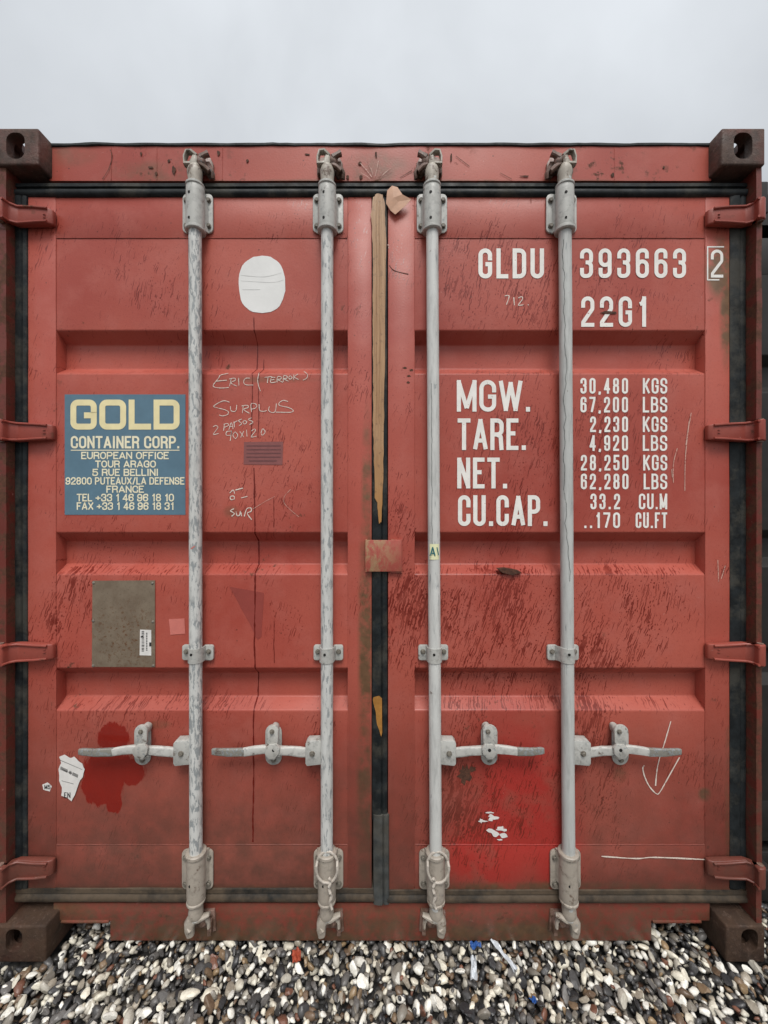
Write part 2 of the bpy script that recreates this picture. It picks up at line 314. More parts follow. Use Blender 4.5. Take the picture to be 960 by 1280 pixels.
# ------------------------------------------------------------------ mesh helpers
def link(name, me, mat=None, parent=None):
    o = bpy.data.objects.new(name, me); COL.objects.link(o)
    if mat and me is not None: me.materials.append(M[mat] if isinstance(mat, str) else mat)
    if parent: o.parent = parent
    return o
class MB:
    def __init__(s): s.bm = bmesh.new()
    def faces(s, vs, fs):
        v = [s.bm.verts.new(p) for p in vs]
        for f in fs:
            try: s.bm.faces.new([v[i] for i in f])
            except ValueError: pass
        return v
    def box(s, a, b):
        (x0, y0, z0), (x1, y1, z1) = a, b
        x0, x1 = min(x0, x1), max(x0, x1); y0, y1 = min(y0, y1), max(y0, y1); z0, z1 = min(z0, z1), max(z0, z1)
        s.faces([(x0,y0,z0),(x1,y0,z0),(x1,y1,z0),(x0,y1,z0),(x0,y0,z1),(x1,y0,z1),(x1,y1,z1),(x0,y1,z1)],
                [(0,3,2,1),(4,5,6,7),(0,1,5,4),(1,2,6,5),(2,3,7,6),(3,0,4,7)]); return s
    def pbox(s, x0, y0, x1, y1, d0, d1):            # photo rectangle measured on plane d0, extruded back to d1
        a = P(x0, y0, d0); b = P(x1, y1, d0); return s.box((a.x, d0, a.z), (b.x, d1, b.z))
    def prism(s, pts, d0, d1):                      # (x,z) outline, front at d0, back at d1
        n = len(pts); v = [(p[0], d0, p[1]) for p in pts] + [(p[0], d1, p[1]) for p in pts]
        s.faces(v, [tuple(range(n)), tuple(range(2*n-1, n-1, -1))] + [(i, n+i, n+(i+1) % n, (i+1) % n) for i in range(n)]); return s
    def hprism(s, pts, z0, z1):                     # (x,y) outline, from z0 to z1
        n = len(pts); v = [(p[0], p[1], z0) for p in pts] + [(p[0], p[1], z1) for p in pts]
        s.faces(v, [tuple(range(n)), tuple(range(2*n-1, n-1, -1))] + [(i, n+i, n+(i+1) % n, (i+1) % n) for i in range(n)]); return s
    def sweep(s, path, radii, seg=12, cap=True, flat=None):
        # tube along a path; radii: r or (r_side, r_other)
        path = [Vector(p) for p in path]; n = len(path); rings = []
        if not isinstance(radii, (list, tuple)) or (len(radii) == 2 and n != 2): radii = [radii] * n
        up = None
        for i, p in enumerate(path):
            t = (path[min(i+1, n-1)] - path[max(i-1, 0)]).normalized()
            if up is None:
                up = Vector((0, -1, 0)) if abs(t.y) < .9 else Vector((0, 0, 1))
            a = (up - t * up.dot(t)).normalized(); up = a; b = t.cross(a)
            r = radii[i]; ra, rb = (r if isinstance(r, (list, tuple)) else (r, r))
            ring = []
            for k in range(seg):
                th = 2 * math.pi * k / seg + math.pi / seg
                ca, sa = math.cos(th), math.sin(th)
                if flat: ca = math.copysign(abs(ca) ** flat, ca); sa = math.copysign(abs(sa) ** flat, sa)
                ring.append(s.bm.verts.new(p + a * ra * ca + b * rb * sa))
            rings.append(ring)
        for i in range(n - 1):
            for k in range(seg):
                s.bm.faces.new((rings[i][k], rings[i][(k+1) % seg], rings[i+1][(k+1) % seg], rings[i+1][k]))
        if cap: s.bm.faces.new(rings[0][::-1]); s.bm.faces.new(rings[-1])
        return s
    def cyl(s, a, b, r, seg=20, r2=None): return s.sweep([a, b], [r, r if r2 is None else r2], seg)
    def ball(s, c, r, sc=(1, 1, 1), sub=2, jit=0):
        g = bmesh.ops.create_icosphere(s.bm, subdivisions=sub, radius=r)
        for v in g['verts']:
            k = 1 + random.uniform(-jit, jit); v.co = Vector((v.co.x*sc[0]*k + c[0], v.co.y*sc[1]*k + c[1], v.co.z*sc[2]*k + c[2]))
        return s
    def bevel(s, w, seg=2, ang=35):
        bmesh.ops.recalc_face_normals(s.bm, faces=s.bm.faces)
        es = [e for e in s.bm.edges if len(e.link_faces) == 2 and e.calc_face_angle(0) > R(ang)]
        if es: bmesh.ops.bevel(s.bm, geom=es, offset=w, segments=seg, profile=.5, affect='EDGES', clamp_overlap=True)
        return s
    def rough(s, amp, sc=20):
        from mathutils import noise as mn
        for v in s.bm.verts: v.co += mn.noise_vector(v.co * sc) * amp
        return s
    def build(s, name, mat, parent=None, smooth=True, ang=38, recalc=True):
        if recalc: bmesh.ops.recalc_face_normals(s.bm, faces=s.bm.faces)
        me = bpy.data.meshes.new(name); s.bm.to_mesh(me); s.bm.free()
        if smooth and len(me.polygons):
            me.polygons.foreach_set('use_smooth', [True] * len(me.polygons))
            me.set_sharp_from_angle(angle=R(ang))
        return link(name, me, mat, parent)

def rrect(x0, z0, x1, z1, r, n=5):
    x0, x1 = min(x0, x1), max(x0, x1); z0, z1 = min(z0, z1), max(z0, z1); out = []
    r = min(r, (x1-x0)/2*.999, (z1-z0)/2*.999)
    for cx, cz, a0 in ((x1-r, z1-r, 0), (x0+r, z1-r, 90), (x0+r, z0+r, 180), (x1-r, z0+r, 270)):
        for k in range(n+1):
            a = R(a0 + 90*k/n); out.append((cx + r*math.cos(a), cz + r*math.sin(a)))
    return out
def prr(x0, y0, x1, y1, r, d): return rrect(X(x0, d), Z(y1, d), X(x1, d), Z(y0, d), L(r, d))

# ------------------------------------------------------------------ stroke lettering
G = {}
def g(ch, w, *st): G[ch] = (w, st)
o_ = lambda *p: ('c', p)
g('0', 1, o_((0,0,1),(1,0,1),(1,1,1),(0,1,1)))
g('1', .62, [(.8,0),(.8,1)], [(.05,.78),(.5,.82),(.8,.99)])
g('2', 1, [(0,.72),(0,1,1),(1,1,1),(1,.60,.7),(0,.10,.4),(0,0),(1,0)])
g('3', 1, [(0,.76),(0,1,1),(1,1,1),(1,.53,.9),(.4,.53)], [(.4,.53),(1,.53,.9),(1,0,1),(0,0,1),(0,.24)])
g('4', 1, [(.74,0),(.74,1)], [(.70,.98),(0,.27)], [(0,.25),(1.0,.25)])
g('5', 1, [(.95,1),(.07,1),(.03,.5)], [(.03,.5),(.15,.62,.5),(1,.62,1),(1,0,1),(0,0,1),(0,.24)])
g('6', 1, o_((0,0,1),(1,0,1),(1,.57,1),(0,.57,1)), [(0,.3),(0,1,1),(1,1,1),(1,.76)])
g('7', 1, [(0,1),(1,1),(1,.88),(.33,0)])
g('8', 1, o_((0,0,1),(1,0,1),(1,.53,1),(0,.53,1)), o_((.04,.53,1),(.96,.53,1),(.96,1,1),(.04,1,1)))
g('9', 1, o_((0,.43,1),(1,.43,1),(1,1,1),(0,1,1)), [(1,.7),(1,0,1),(0,0,1),(0,.24)])
g('A', 1.12, [(0,0),(.5,1)], [(.5,1),(1,0)], [(.17,.27),(.83,.27)])
g('B', 1, [(0,0),(0,1)], [(0.02,1),(.95,1,1),(.95,.53,1),(.02,.53)], [(.3,.53),(1,.53,1),(1,0,1),(.02,0)])
g('C', 1, [(1,.70),(1,1,1),(0,1,1),(0,0,1),(1,0,1),(1,.30)])
g('D', 1, o_((0,0),(1,0,1),(1,1,1),(0,1)))
g('E', .86, [(1,1),(0,1),(0,0),(1,0)], [(0,.53),(.88,.53)])
g('F', .84, [(1,1),(0,1),(0,0)], [(0,.51),(.86,.51)])
g('G', 1.02, [(1,.70),(1,1,1),(0,1,1),(0,0,1),(1,0,.9),(1,.47),(.52,.47)])
g('H', 1, [(0,0),(0,1)], [(1,0),(1,1)], [(0,.53),(1,.53)])
g('I', .2, [(.5,0),(.5,1)])
g('K', 1.02, [(0,0),(0,1)], [(1,1),(.05,.40)], [(.33,.58),(1.02,0)])
g('L', .82, [(0,1),(0,0),(1,0)])
g('M', 1.25, [(0,0),(0,1)], [(0,1),(.5,.05)], [(.5,.05),(1,1)], [(1,1),(1,0)])
g('N', 1.02, [(0,0),(0,1)], [(0,1),(1,0)], [(1,0),(1,1)])
g('O', 1.04, o_((0,0,1),(1,0,1),(1,1,1),(0,1,1)))
g('P', .98, [(0,0),(0,1)], [(.02,1),(1,1,1),(1,.46,1),(.02,.46)])
g('R', 1, [(0,0),(0,1)], [(.02,1),(1,1,1),(1,.49,1),(.02,.49)], [(.45,.49),(.9,.42,.4),(.98,0)])
g('S', 1, [(1,.73),(1,1,1),(0,1,1),(0,.60,.7),(1,.42,.7),(1,0,1),(0,0,1),(0,.27)])
g('T', .95, [(0,1),(1,1)], [(.5,1),(.5,0)])
g('U', 1, [(0,1),(0,0,1),(1,0,1),(1,1)])
g('V', 1.08, [(0,1),(.5,0)], [(.5,0),(1,1)])
g('W', 1.55, [(0,1),(.25,0)], [(.25,0),(.5,.95)], [(.5,.95),(.75,0)], [(.75,0),(1,1)])
g('X', 1.05, [(0,0),(1,1)], [(0,1),(1,0)])
g('.', .12, [(.5,.0),(.5,.045)])
g(',', .12, [(.55,.045),(.4,-.10)])
g('/', .6, [(0,-.02),(1,1.02)])
g('+', .95, [(0,.42),(1,.42)], [(.5,.12),(.5,.74)])

def rounded(pts, closed, sx, sz, t, rmax):
    q = [(Vector((p[0]*sx, p[1]*sz)), (p[2] if len(p) > 2 else 0)) for p in pts]; n = len(q); out = []
    for i, (p, r) in enumerate(q):
        if r == 0 or (not closed and i in (0, n-1)): out.append(p); continue
        a = q[i-1][0]; b = q[(i+1) % n][0]
        va = (a-p); vb = (b-p); la, lb = va.length, vb.length; va.normalize(); vb.normalize()
        ang = va.angle(vb); half = math.tan(ang/2)
        rad = r * rmax; cut = min(rad / max(half, .01), la*.5, lb*.5)
        if not closed and i == 1: cut = min(rad / max(half, .01), la*.9, lb*.5)
        rad = cut * half
        c = p + (va+vb).normalized() * (rad / math.sin(ang/2))
        s0 = p + va*cut - c; s1 = p + vb*cut - c
        a0 = math.atan2(s0.y, s0.x); a1 = math.atan2(s1.y, s1.x); d = (a1-a0+math.pi) % (2*math.pi) - math.pi
        for k in range(7): th = a0 + d*k/6; out.append(c + Vector((math.cos(th), math.sin(th)))*rad)
    return out
def ribbon(mb, pts, t, org, d, closed=False, taper=None):
    pts = [p for i, p in enumerate(pts) if i == 0 or (p - pts[i-1]).length > 1e-6]
    if closed and (pts[0]-pts[-1]).length < 1e-6: pts.pop()
    n = len(pts)
    if n < 2: return
    Ls, Rs = [], []
    for i, p in enumerate(pts):
        a = pts[i-1] if (closed or i) else None; b = pts[(i+1) % n] if (closed or i < n-1) else None
        d1 = (p-a).normalized() if a is not None else None; d2 = (b-p).normalized() if b is not None else None
        if d1 is None: m = Vector((-d2.y, d2.x)); k = 1
        elif d2 is None: m = Vector((-d1.y, d1.x)); k = 1
        else:
            n1 = Vector((-d1.y, d1.x)); n2 = Vector((-d2.y, d2.x)); m = n1+n2
            if m.length < 1e-4: m = n1; k = 1
            else: m.normalize(); k = min(1/max(m.dot(n1), .2), 1.7)
        h = t/2*k*(taper[i] if taper else 1); Ls.append(p+m*h); Rs.append(p-m*h)
    v = [(org[0]+p.x, d, org[1]+p.y) for p in Ls] + [(org[0]+p.x, d, org[1]+p.y) for p in Rs]
    mb.faces(v, [(i, (i+1) % n, n+(i+1) % n, n+i) for i in range(n if closed else n-1)])
LAYER = [0]
def text(mb, s, x0, y0, x1, y1, tpx, d, gap=None, roundness=.5, space=.75):
    """one printed line fitted to the photo rectangle x0..x1, y0..y1 on plane d; t = stroke in px"""
    t = L(tpx, d); W = X(x1, d) - X(x0, d); H = Z(y0, d) - Z(y1, d)
    gp = t*.62 if gap is None else L(gap, d)
    nat = sum(G[c][0] if c != ' ' else space for c in s); fixed = t*sum(c != ' ' for c in s) + gp*(len(s)-1)
    u = (W-fixed)/nat; x = X(x0, d); zb = Z(y1, d)
    for c in s:
        if c == ' ': x += u*space+gp; continue
        gw, st = G[c]; sx = u*gw; sz = H-t
        for k in st:
            closed = k[0] == 'c'; pts = k[1] if closed else k
            pp = rounded(pts, closed, sx, sz, t, max(sx*roundness, t*.55) if gw > .5 else t)
            LAYER[0] = (LAYER[0]+1) % 14
            if c == '.': pp = [Vector((sx/2, -t*.5)), Vector((sx/2, t*.62))]
            elif c == ',': pp = [Vector((sx*.7, t*.45)), Vector((sx*.5, -t*.35)), Vector((sx*.1-t*.15, -t*.95))]
            elif not closed:
                for e, f in ((0, 1), (-1, -2)):
                    v = (pp[e]-pp[f]); dg_ = min(abs(v.x), abs(v.y))/max(abs(v.x), abs(v.y), 1e-9)
                    if not (0 < abs(pp[e].x) < sx*.995 and 0 < pp[e].y < sz*.9) : pp[e] = pp[e]+v.normalized()*t*(.5 if dg_ < .1 else .32)
            ribbon(mb, [p + Vector((t/2, t/2)) for p in pp], t, (x, zb), d - LAYER[0]*2.2e-5, closed)
        x += sx+t+gp
def pen(mb, strokes, ox, oy, sc, tpx, d, smooth=True):
    for st in strokes:
        q = [Vector((X(ox+a/sc, d), Z(oy+b/sc, d))) for a, b in st]
        if smooth and len(q) > 2:
            r = []
            for i in range(len(q)-1):
                p0, p1, p2, p3 = q[max(i-1, 0)], q[i], q[i+1], q[min(i+2, len(q)-1)]
                for k in range(5):
                    u = k/5; r.append(.5*((2*p1)+(p2-p0)*u+(2*p0-5*p1+4*p2-p3)*u*u+(3*p1-p0-3*p2+p3)*u**3))
            q = r+[q[-1]]
        LAYER[0] = (LAYER[0]+1) % 14
        ribbon(mb, q, L(tpx, d), (0, 0), d-LAYER[0]*2.2e-5, False, [random.uniform(.6, 1.25) for _ in q])
def patch(name, pts, d, mat, parent, th=.0004, wob=0, sub=1):
    q = [Vector((X(a, d), Z(b, d))) for a, b in pts]
    if sub > 1:
        r = []
        for i, p in enumerate(q):
            b = q[(i+1) % len(q)]
            for k in range(sub): r.append(p.lerp(b, k/sub)+Vector((random.uniform(-1, 1), random.uniform(-1, 1)))*L(wob, d))
        q = r
    m = MB(); m.prism([(p.x, p.y) for p in q], d, d+th); return m.build(name, mat, parent, smooth=False)
def blobpts(cx, cy, rx, ry, n=22, jit=.12):
    return [(cx+rx*math.cos(2*math.pi*k/n)*random.uniform(1-jit, 1+jit), cy+ry*math.sin(2*math.pi*k/n)*random.uniform(1-jit, 1+jit)) for k in range(n)]

# ------------------------------------------------------------------ setting: ground
def ground_mat():
    n = NB('far_pebbles')
    vo = n.vor(n.obj, 32.0)
    cs = n.node('ShaderNodeSeparateColor'); n.set(cs.inputs[0], vo[1])
    cr = n.node('ShaderNodeValToRGB'); n.set(cr.inputs[0], cs.outputs[0]); cr.color_ramp.interpolation = 'CONSTANT'
    stops = [(0, (.03, .03, .03)), (.35, (.09, .085, .08)), (.6, (.17, .15, .125)), (.82, (.45, .42, .36)), (.92, (.13, .07, .045))]
    e = cr.color_ramp.elements; e[0].position = 0; e[0].color = (*stops[0][1], 1); e[1].position = .25; e[1].color = (*stops[1][1], 1)
    for p_, c_ in stops[2:]: k = e.new(p_); k.color = (*c_, 1)
    c = n.mix(n.rng(vo[0], .25, .6), cr.outputs[0], (.02, .019, .018))
    return n.done(c, .6, n.bump(vo[0], 1.0, -.012))
gm = MB(); gm.faces([(-400, -400, -.035), (400, -400, -.035), (400, 400, -.035), (-400, 400, -.035)], [(0, 1, 2, 3)])
ground = gm.build('ground', ground_mat(), None, smooth=False); ground['kind'] = 'structure'

# ------------------------------------------------------------------ the red container
root = bpy.data.objects.new('shipping_container', None); COL.objects.link(root)
root['label'] = 'red oxide steel shipping container with grey locking rods and white number markings'
root['category'] = 'container'
XL, XR = -1.221, 1.1925                              # outer faces
ZT = Z(159.5, 0); ZB = .002
HY = .050                                            # plane of header, sill and door frames
structural = []
def st(o): structural.append(o); return o

def casting(name, px_in, top, side, mat):
    """hollow corner casting: px_in inner front edge px, side -1 left / +1 right"""
    y0, y1 = (159.5, 206) if top else (1158, 1206.5)
    xi = X(px_in, 0); xo = XL if side < 0 else XR
    z1, z0 = (Z(y0, 0), Z(y1, 0)) if top else (Z(y0, 0), .0005)
    m = MB(); m.box((xi, 0, z0), (xo, .178, z1)); m.bevel(.006, 3)
    o = m.build(name, mat, None)
    hx = X(19.3 if side < 0 else 929, 0) if top else X(17.5 if side < 0 else 937, 0)
    hz = Z(182, 0) if top else Z(1176, 0)
    hw, hh = (.029, .041) if top else (.026, .036)
    t = .026; cuts = []
    c = MB(); c.box((min(xi, xo)+t, t, z0+t), (max(xi, xo)-t, .178-t*.5, z1-t)); cuts.append(c)
    c = MB(); c.prism(rrect(hx-hw, hz-hh, hx+hw, hz+hh, hw*.85, 8), -.05, t+.02); cuts.append(c)
    zc_ = (z0+z1)/2; xc = (xi+xo)/2
    c = MB(); c.hprism(rrect(xc-.031, .035, xc+.031, .145, .031, 8), (z1-t-.02) if top else (z0-.05), (z1+.05) if top else (z0+t+.02)); cuts.append(c)
    c = MB(); c.box((xo-.04, .06, zc_-.032), (xo+.04, .125, zc_+.032)); cuts.append(c)
    tmp = []
    for c in cuts:
        k = c.build('cut', None, None, smooth=False); tmp.append(k)
        md = o.modifiers.new('b', 'BOOLEAN'); md.operation = 'DIFFERENCE'; md.object = k; md.solver = 'EXACT'
    dg = bpy.context.evaluated_depsgraph_get(); me = bpy.data.meshes.new_from_object(o.evaluated_get(dg))
    o.modifiers.clear(); old = o.data; o.data = me; me.name = name; bpy.data.meshes.remove(old)
    me.set_sharp_from_angle(angle=R(35))
    for k in tmp: d_ = k.data; bpy.data.objects.remove(k); bpy.data.meshes.remove(d_)
    o.parent = root
    return st(o)
casting('corner_casting', 47.8, True, -1, 'rust_top')
casting('corner_casting', 902.5, True, 1, 'rust_top')
casting('corner_casting', 57, False, -1, 'rust_low')
casting('corner_casting', 907.7, False, 1, 'rust_low')

# corner posts: outer bar, and the jamb behind the gasket
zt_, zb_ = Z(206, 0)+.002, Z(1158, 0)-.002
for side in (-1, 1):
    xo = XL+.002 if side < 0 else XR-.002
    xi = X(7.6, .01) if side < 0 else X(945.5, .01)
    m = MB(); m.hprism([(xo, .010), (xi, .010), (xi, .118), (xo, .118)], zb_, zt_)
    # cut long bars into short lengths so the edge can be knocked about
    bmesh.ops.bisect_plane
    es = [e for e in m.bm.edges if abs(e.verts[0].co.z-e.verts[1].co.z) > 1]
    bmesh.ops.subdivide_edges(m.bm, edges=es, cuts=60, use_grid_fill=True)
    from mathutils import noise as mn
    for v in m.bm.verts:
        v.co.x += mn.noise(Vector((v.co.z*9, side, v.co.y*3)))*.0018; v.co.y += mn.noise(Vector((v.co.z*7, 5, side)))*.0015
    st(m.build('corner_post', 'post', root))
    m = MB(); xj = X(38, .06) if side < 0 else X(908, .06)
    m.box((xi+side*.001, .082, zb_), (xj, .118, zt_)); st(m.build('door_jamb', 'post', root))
# header with roof edge
m = MB(); m.box((X(62, HY), HY, Z(182, HY)), (X(889, HY), .13, Z(226, HY)))
bmesh.ops.subdivide_edges(m.bm, edges=[e for e in m.bm.edges if abs(e.verts[0].co.x-e.verts[1].co.x) > 1], cuts=40, use_grid_fill=True)
for v in m.bm.verts: v.co.y += mn.noise(Vector((v.co.x*5, v.co.z*6, 2)))*.0016
st(m.build('door_header', 'frame', root))
m = MB(); path = []; rad = []
for i in range(90):
    t = i/89; px = 62+t*(889-62)
    zz = Z(181.2, HY)+mn.noise(Vector((px*.02, 1, 0)))*.0035+mn.noise(Vector((px*.11, 3, 0)))*.0010
    path.append((X(px, HY), .056+mn.noise(Vector((px*.03, 8, 0)))*.002, zz)); rad.append((.0105, .0058+mn.noise(Vector((px*.05, 4, 0)))*.0015))
m.sweep(path, rad, 8, True, .6); m.build('roof_edge', 'roof_edge', root)
for px in (139, 196, 278, 768):                       # thin weld seams on the header
    m = MB(); m.sweep([(X(px, HY)+mn.noise(Vector((k*.7, px, 0)))*.001, HY-.0003, Z(184+k*4.1, HY)) for k in range(11)], .0012, 6)
    m.build('weld_seam', 'frame', root)

def spots(name, lst, d, mat, par):
    for cx_, cy_, rx_, ry_ in lst: patch(name, blobpts(cx_, cy_, rx_, ry_, 11, .35), d, mat, par, .0005)
# sill with the two fork notches
sp_ = [(X(66, HY), Z(1130, HY)), (X(888, HY), Z(1130, HY)), (X(888, HY), Z(1152, HY)), (X(815, HY), Z(1152, HY)), (X(815, HY), Z(1177, HY)),
       (X(137, HY), Z(1177, HY)), (X(137, HY), Z(1152, HY)), (X(66, HY), Z(1152, HY))]
m = MB(); m.prism(sp_, HY+.002, HY+.014); m.bevel(.002, 2)
m.box((X(66, HY), HY+.0145, Z(1130, HY)), (X(888, HY), .115, Z(1140, HY)))
st(m.build('door_sill', 'sill', root))
for a, b in ((76, 136), (816, 877)):
    m = MB(); m.box((X(a, HY), HY-.0015, Z(1154, HY)), (X(b, HY), HY+.02, Z(1151, HY))); m.bevel(.002)
    m.build('notch_lip', 'sill', root)

# gaskets
def gasket_h(name, x0, x1, ya, yb, dp, mat, wav=0, back=.1):
    """horizontal rubber seal with a lip, a groove and a bulb"""
    za, zb = Z(ya, dp), Z(yb, dp); h = za-zb
    prof = [(dp+.012, za), (dp+.004, za-h*.06), (dp+.003, za-h*.30), (dp+.009, za-h*.36), (dp+.006, za-h*.44), (dp, za-h*.58), (dp, za-h*.80), (dp+.006, za-h*.96), (dp+.012, zb), (back, zb), (back, za)]
    m = MB(); N = 60; rings = []
    for i in range(N+1):
        x = X(x0, dp)+(X(x1, dp)-X(x0, dp))*i/N; o = mn.noise(Vector((x*4, zb, 3)))*wav; o2 = mn.noise(Vector((x*6, zb, 8)))*wav
        rings.append([m.bm.verts.new((x, y+o2, z+o)) for y, z in prof])
    for i in range(N):
        for k in range(len(prof)): m.bm.faces.new((rings[i][k], rings[i+1][k], rings[i+1][(k+1) % len(prof)], rings[i][(k+1) % len(prof)]))
    m.bm.faces.new(rings[0]); m.bm.faces.new(rings[-1][::-1])
    return m.build(name, mat, root, ang=50)
def gasket_v(name, x0, x1, ya, yb, dp, mat, wav=0, back=.1):
    a, b = X(x0, dp), X(x1, dp); w_ = b-a
    prof = [(a, dp+.012), (a+w_*.05, dp+.003), (a+w_*.30, dp), (a+w_*.55, dp), (a+w_*.62, dp+.005), (a+w_*.70, dp+.001), (a+w_*.93, dp+.003), (b, dp+.012), (b, back), (a, back)]
    m = MB(); N = 60; rings = []
    for i in range(N+1):
        z = Z(ya, dp)+(Z(yb, dp)-Z(ya, dp))*i/N; o = mn.noise(Vector((z*4, a, 3)))*wav; o2 = mn.noise(Vector((z*6, a, 8)))*wav
        rings.append([m.bm.verts.new((x+o, y+o2, z)) for x, y in prof])
    for i in range(N):
        for k in range(len(prof)): m.bm.faces.new((rings[i][k], rings[i+1][k], rings[i+1][(k+1) % len(prof)], rings[i][(k+1) % len(prof)]))
    m.bm.faces.new(rings[0]); m.bm.faces.new(rings[-1][::-1])
    return m.build(name, mat, root, ang=50)
gasket_h('gasket', 17, 935, 226.5, 244, .036, 'rubber', .0012)
gasket_v('gasket', 15.5, 33.5, 244, 1112, .038, 'rubber', .0015)
gasket_v('gasket', 912.5, 935, 244, 1112, .040, 'rubber', .0015)
gasket_h('gasket', 17, 468, 1112, 1131, .038, 'rubber_mud', .0018)
gasket_h('gasket', 484, 935, 1114, 1132, .038, 'rubber_mud', .0018)
gasket_v('gasket', 464.5, 485, 244.5, 1026, .041, 'rubber', .0008)
gasket_v('gasket', 466, 487, 1020, 1132, .036, 'rubber_grey', .0016)

# ---- doors
def door(sl, pl, pr, sr, mat):
    """sl..pl outer stile, pl..pr corrugated panel, pr..sr inner stile (photo px)"""
    m = MB(); d = HY-.005
    m.pbox(sl, 244.5, pl, 1113, d, .105); m.pbox(pr, 244.5, sr, 1113, d, .105)
    m.pbox(pl+.2, 244.5, pr-.2, 297, d+.0012, .100); m.pbox(pl+.2, 1056, pr-.2, 1113, d+.0012, .100)
    m.bevel(.0018, 2)
    D = m.build('door', mat, root)
    # corrugated sheet
    dp = d+.0022; dd = .041; sh = .031; prof = [(dp, Z(296.2, dp))]
    for ya, yb in ((413, 467), (665.5, 718), (835, 888)):
        za, zb = Z(ya, dp), Z(yb, dp)
        raw = [(dp, za), (dp+dd, za-sh), (dp+dd, zb+sh*.92), (dp, zb)]
        ext = [(dp, za+.05)]+raw+[(dp, zb-.05)]
        for i in range(1, 5):
            p = Vector(ext[i]); a = (Vector(ext[i-1])-p).normalized(); b = (Vector(ext[i+1])-p).normalized(); r = .0045
            for k in range(6):
                t = k/5; q = (p+a*r)*(1-t)**2+p*2*t*(1-t)+(p+b*r)*t*t; prof.append((q.x, q.y))
    prof.append((dp, Z(1056.8, dp)))
    global PROFILE; PROFILE = prof
    full = []
    for i in range(len(prof)-1):
        (y0, z0), (y1, z1) = prof[i], prof[i+1]; k = max(1, int(abs(z1-z0)/.06)); full += [(y0+(y1-y0)*j/k, z0+(z1-z0)*j/k) for j in range(k)]
    full.append(prof[-1])
    m = MB(); NX = 26; xs = [X(pl-.4, d)+(X(pr+.4, d)-X(pl-.4, d))*i/NX for i in range(NX+1)]; grid = []
    for i, x in enumerate(xs):
        e = math.sin(math.pi*i/NX)
        grid.append([m.bm.verts.new((x, y+e*(mn.noise(Vector((x*2.6, z*2.6, 4)))*.0007+mn.noise(Vector((x*9, z*9, 1)))*.0002)+.0009*(e > 0)*0, z)) for y, z in full])
    for i in range(NX):
        for k in range(len(full)-1): m.bm.faces.new((grid[i][k], grid[i+1][k], grid[i+1][k+1], grid[i][k+1]))
    m.build('corrugated_panel', mat, D, ang=60, recalc=False)
    # weld beads along the seams
    for py in (297, 1056): m = MB(); m.sweep([(X(pl+1, d)+(X(pr-1, d)-X(pl+1, d))*i/70, d+.0010, Z(py, d)+random.uniform(-1, 1)*.0004) for i in range(71)], [random.uniform(.0010, .0017) for _ in range(71)], 6); m.build('weld_seam', mat, D)
    for px in (pl, pr): m = MB(); m.sweep([(X(px, d)+random.uniform(-1, 1)*.0004, d+.0012, Z(1108-i*(1108-250)/90, d)) for i in range(91)], [random.uniform(.0008, .0014) for _ in range(91)], 6); m.build('weld_seam', mat, D)
    return D
DL = door(33.5, 69.5, 435, 464.6, 'door_l')
DR = door(485, 518, 882, 912.5, 'door_r')
DPN = HY-.005+.0022-.0011        # plane just proud of the corrugated sheet
DST = HY-.005-.0006              # plane just proud of the stiles

dh_ = HY-.0022
spots('rust_spot', [(217, 213, 2.2, 5), (211, 201, 1.6, 2), (188, 209, 3.4, 1.3), (195, 217, 1.5, 2.4), (176, 192, 1.4, 2), (273, 191, 2, 3), (309, 201, 1.6, 1.8), (434.5, 221.5, 2, 2.2), (451, 221, 2.1, 2.2), (384, 193, 3, 1.2), (450, 204, 2.2, 1.8), (470, 193, 1.2, 3.4), (564, 197, 1, 6), (657, 220, 6, 1.1), (766, 219, 2.4, 2.8), (830, 209, 1.4, 1.5)], dh_, 'rustspot', root)
for k in range(9):
    a_ = random.uniform(-1.25, 1.25); r0, r1_ = random.uniform(2, 12), random.uniform(14, 27)
    m = MB(); pen(m, [[(468+math.sin(a_)*q_*1.15+random.uniform(-.6, .6), 226-math.cos(a_)*q_*1.05) for q_ in (r0, (r0+r1_)/2, r1_)]], 0, 0, 1, random.uniform(.25, .8), dh_-k*3e-5); m.build('scuff', 'scratch' if k % 3 else 'dark_red', root)
for st_ in ([(138, 187), (140, 196), (136, 211), (128, 224)], [(500, 222), (515, 213)], [(570, 195), (587, 208)], [(625, 216), (640, 224)]):
    m = MB(); pen(m, [st_], 0, 0, 1, .8, dh_); m.build('rust_trail', 'rustspot', root)
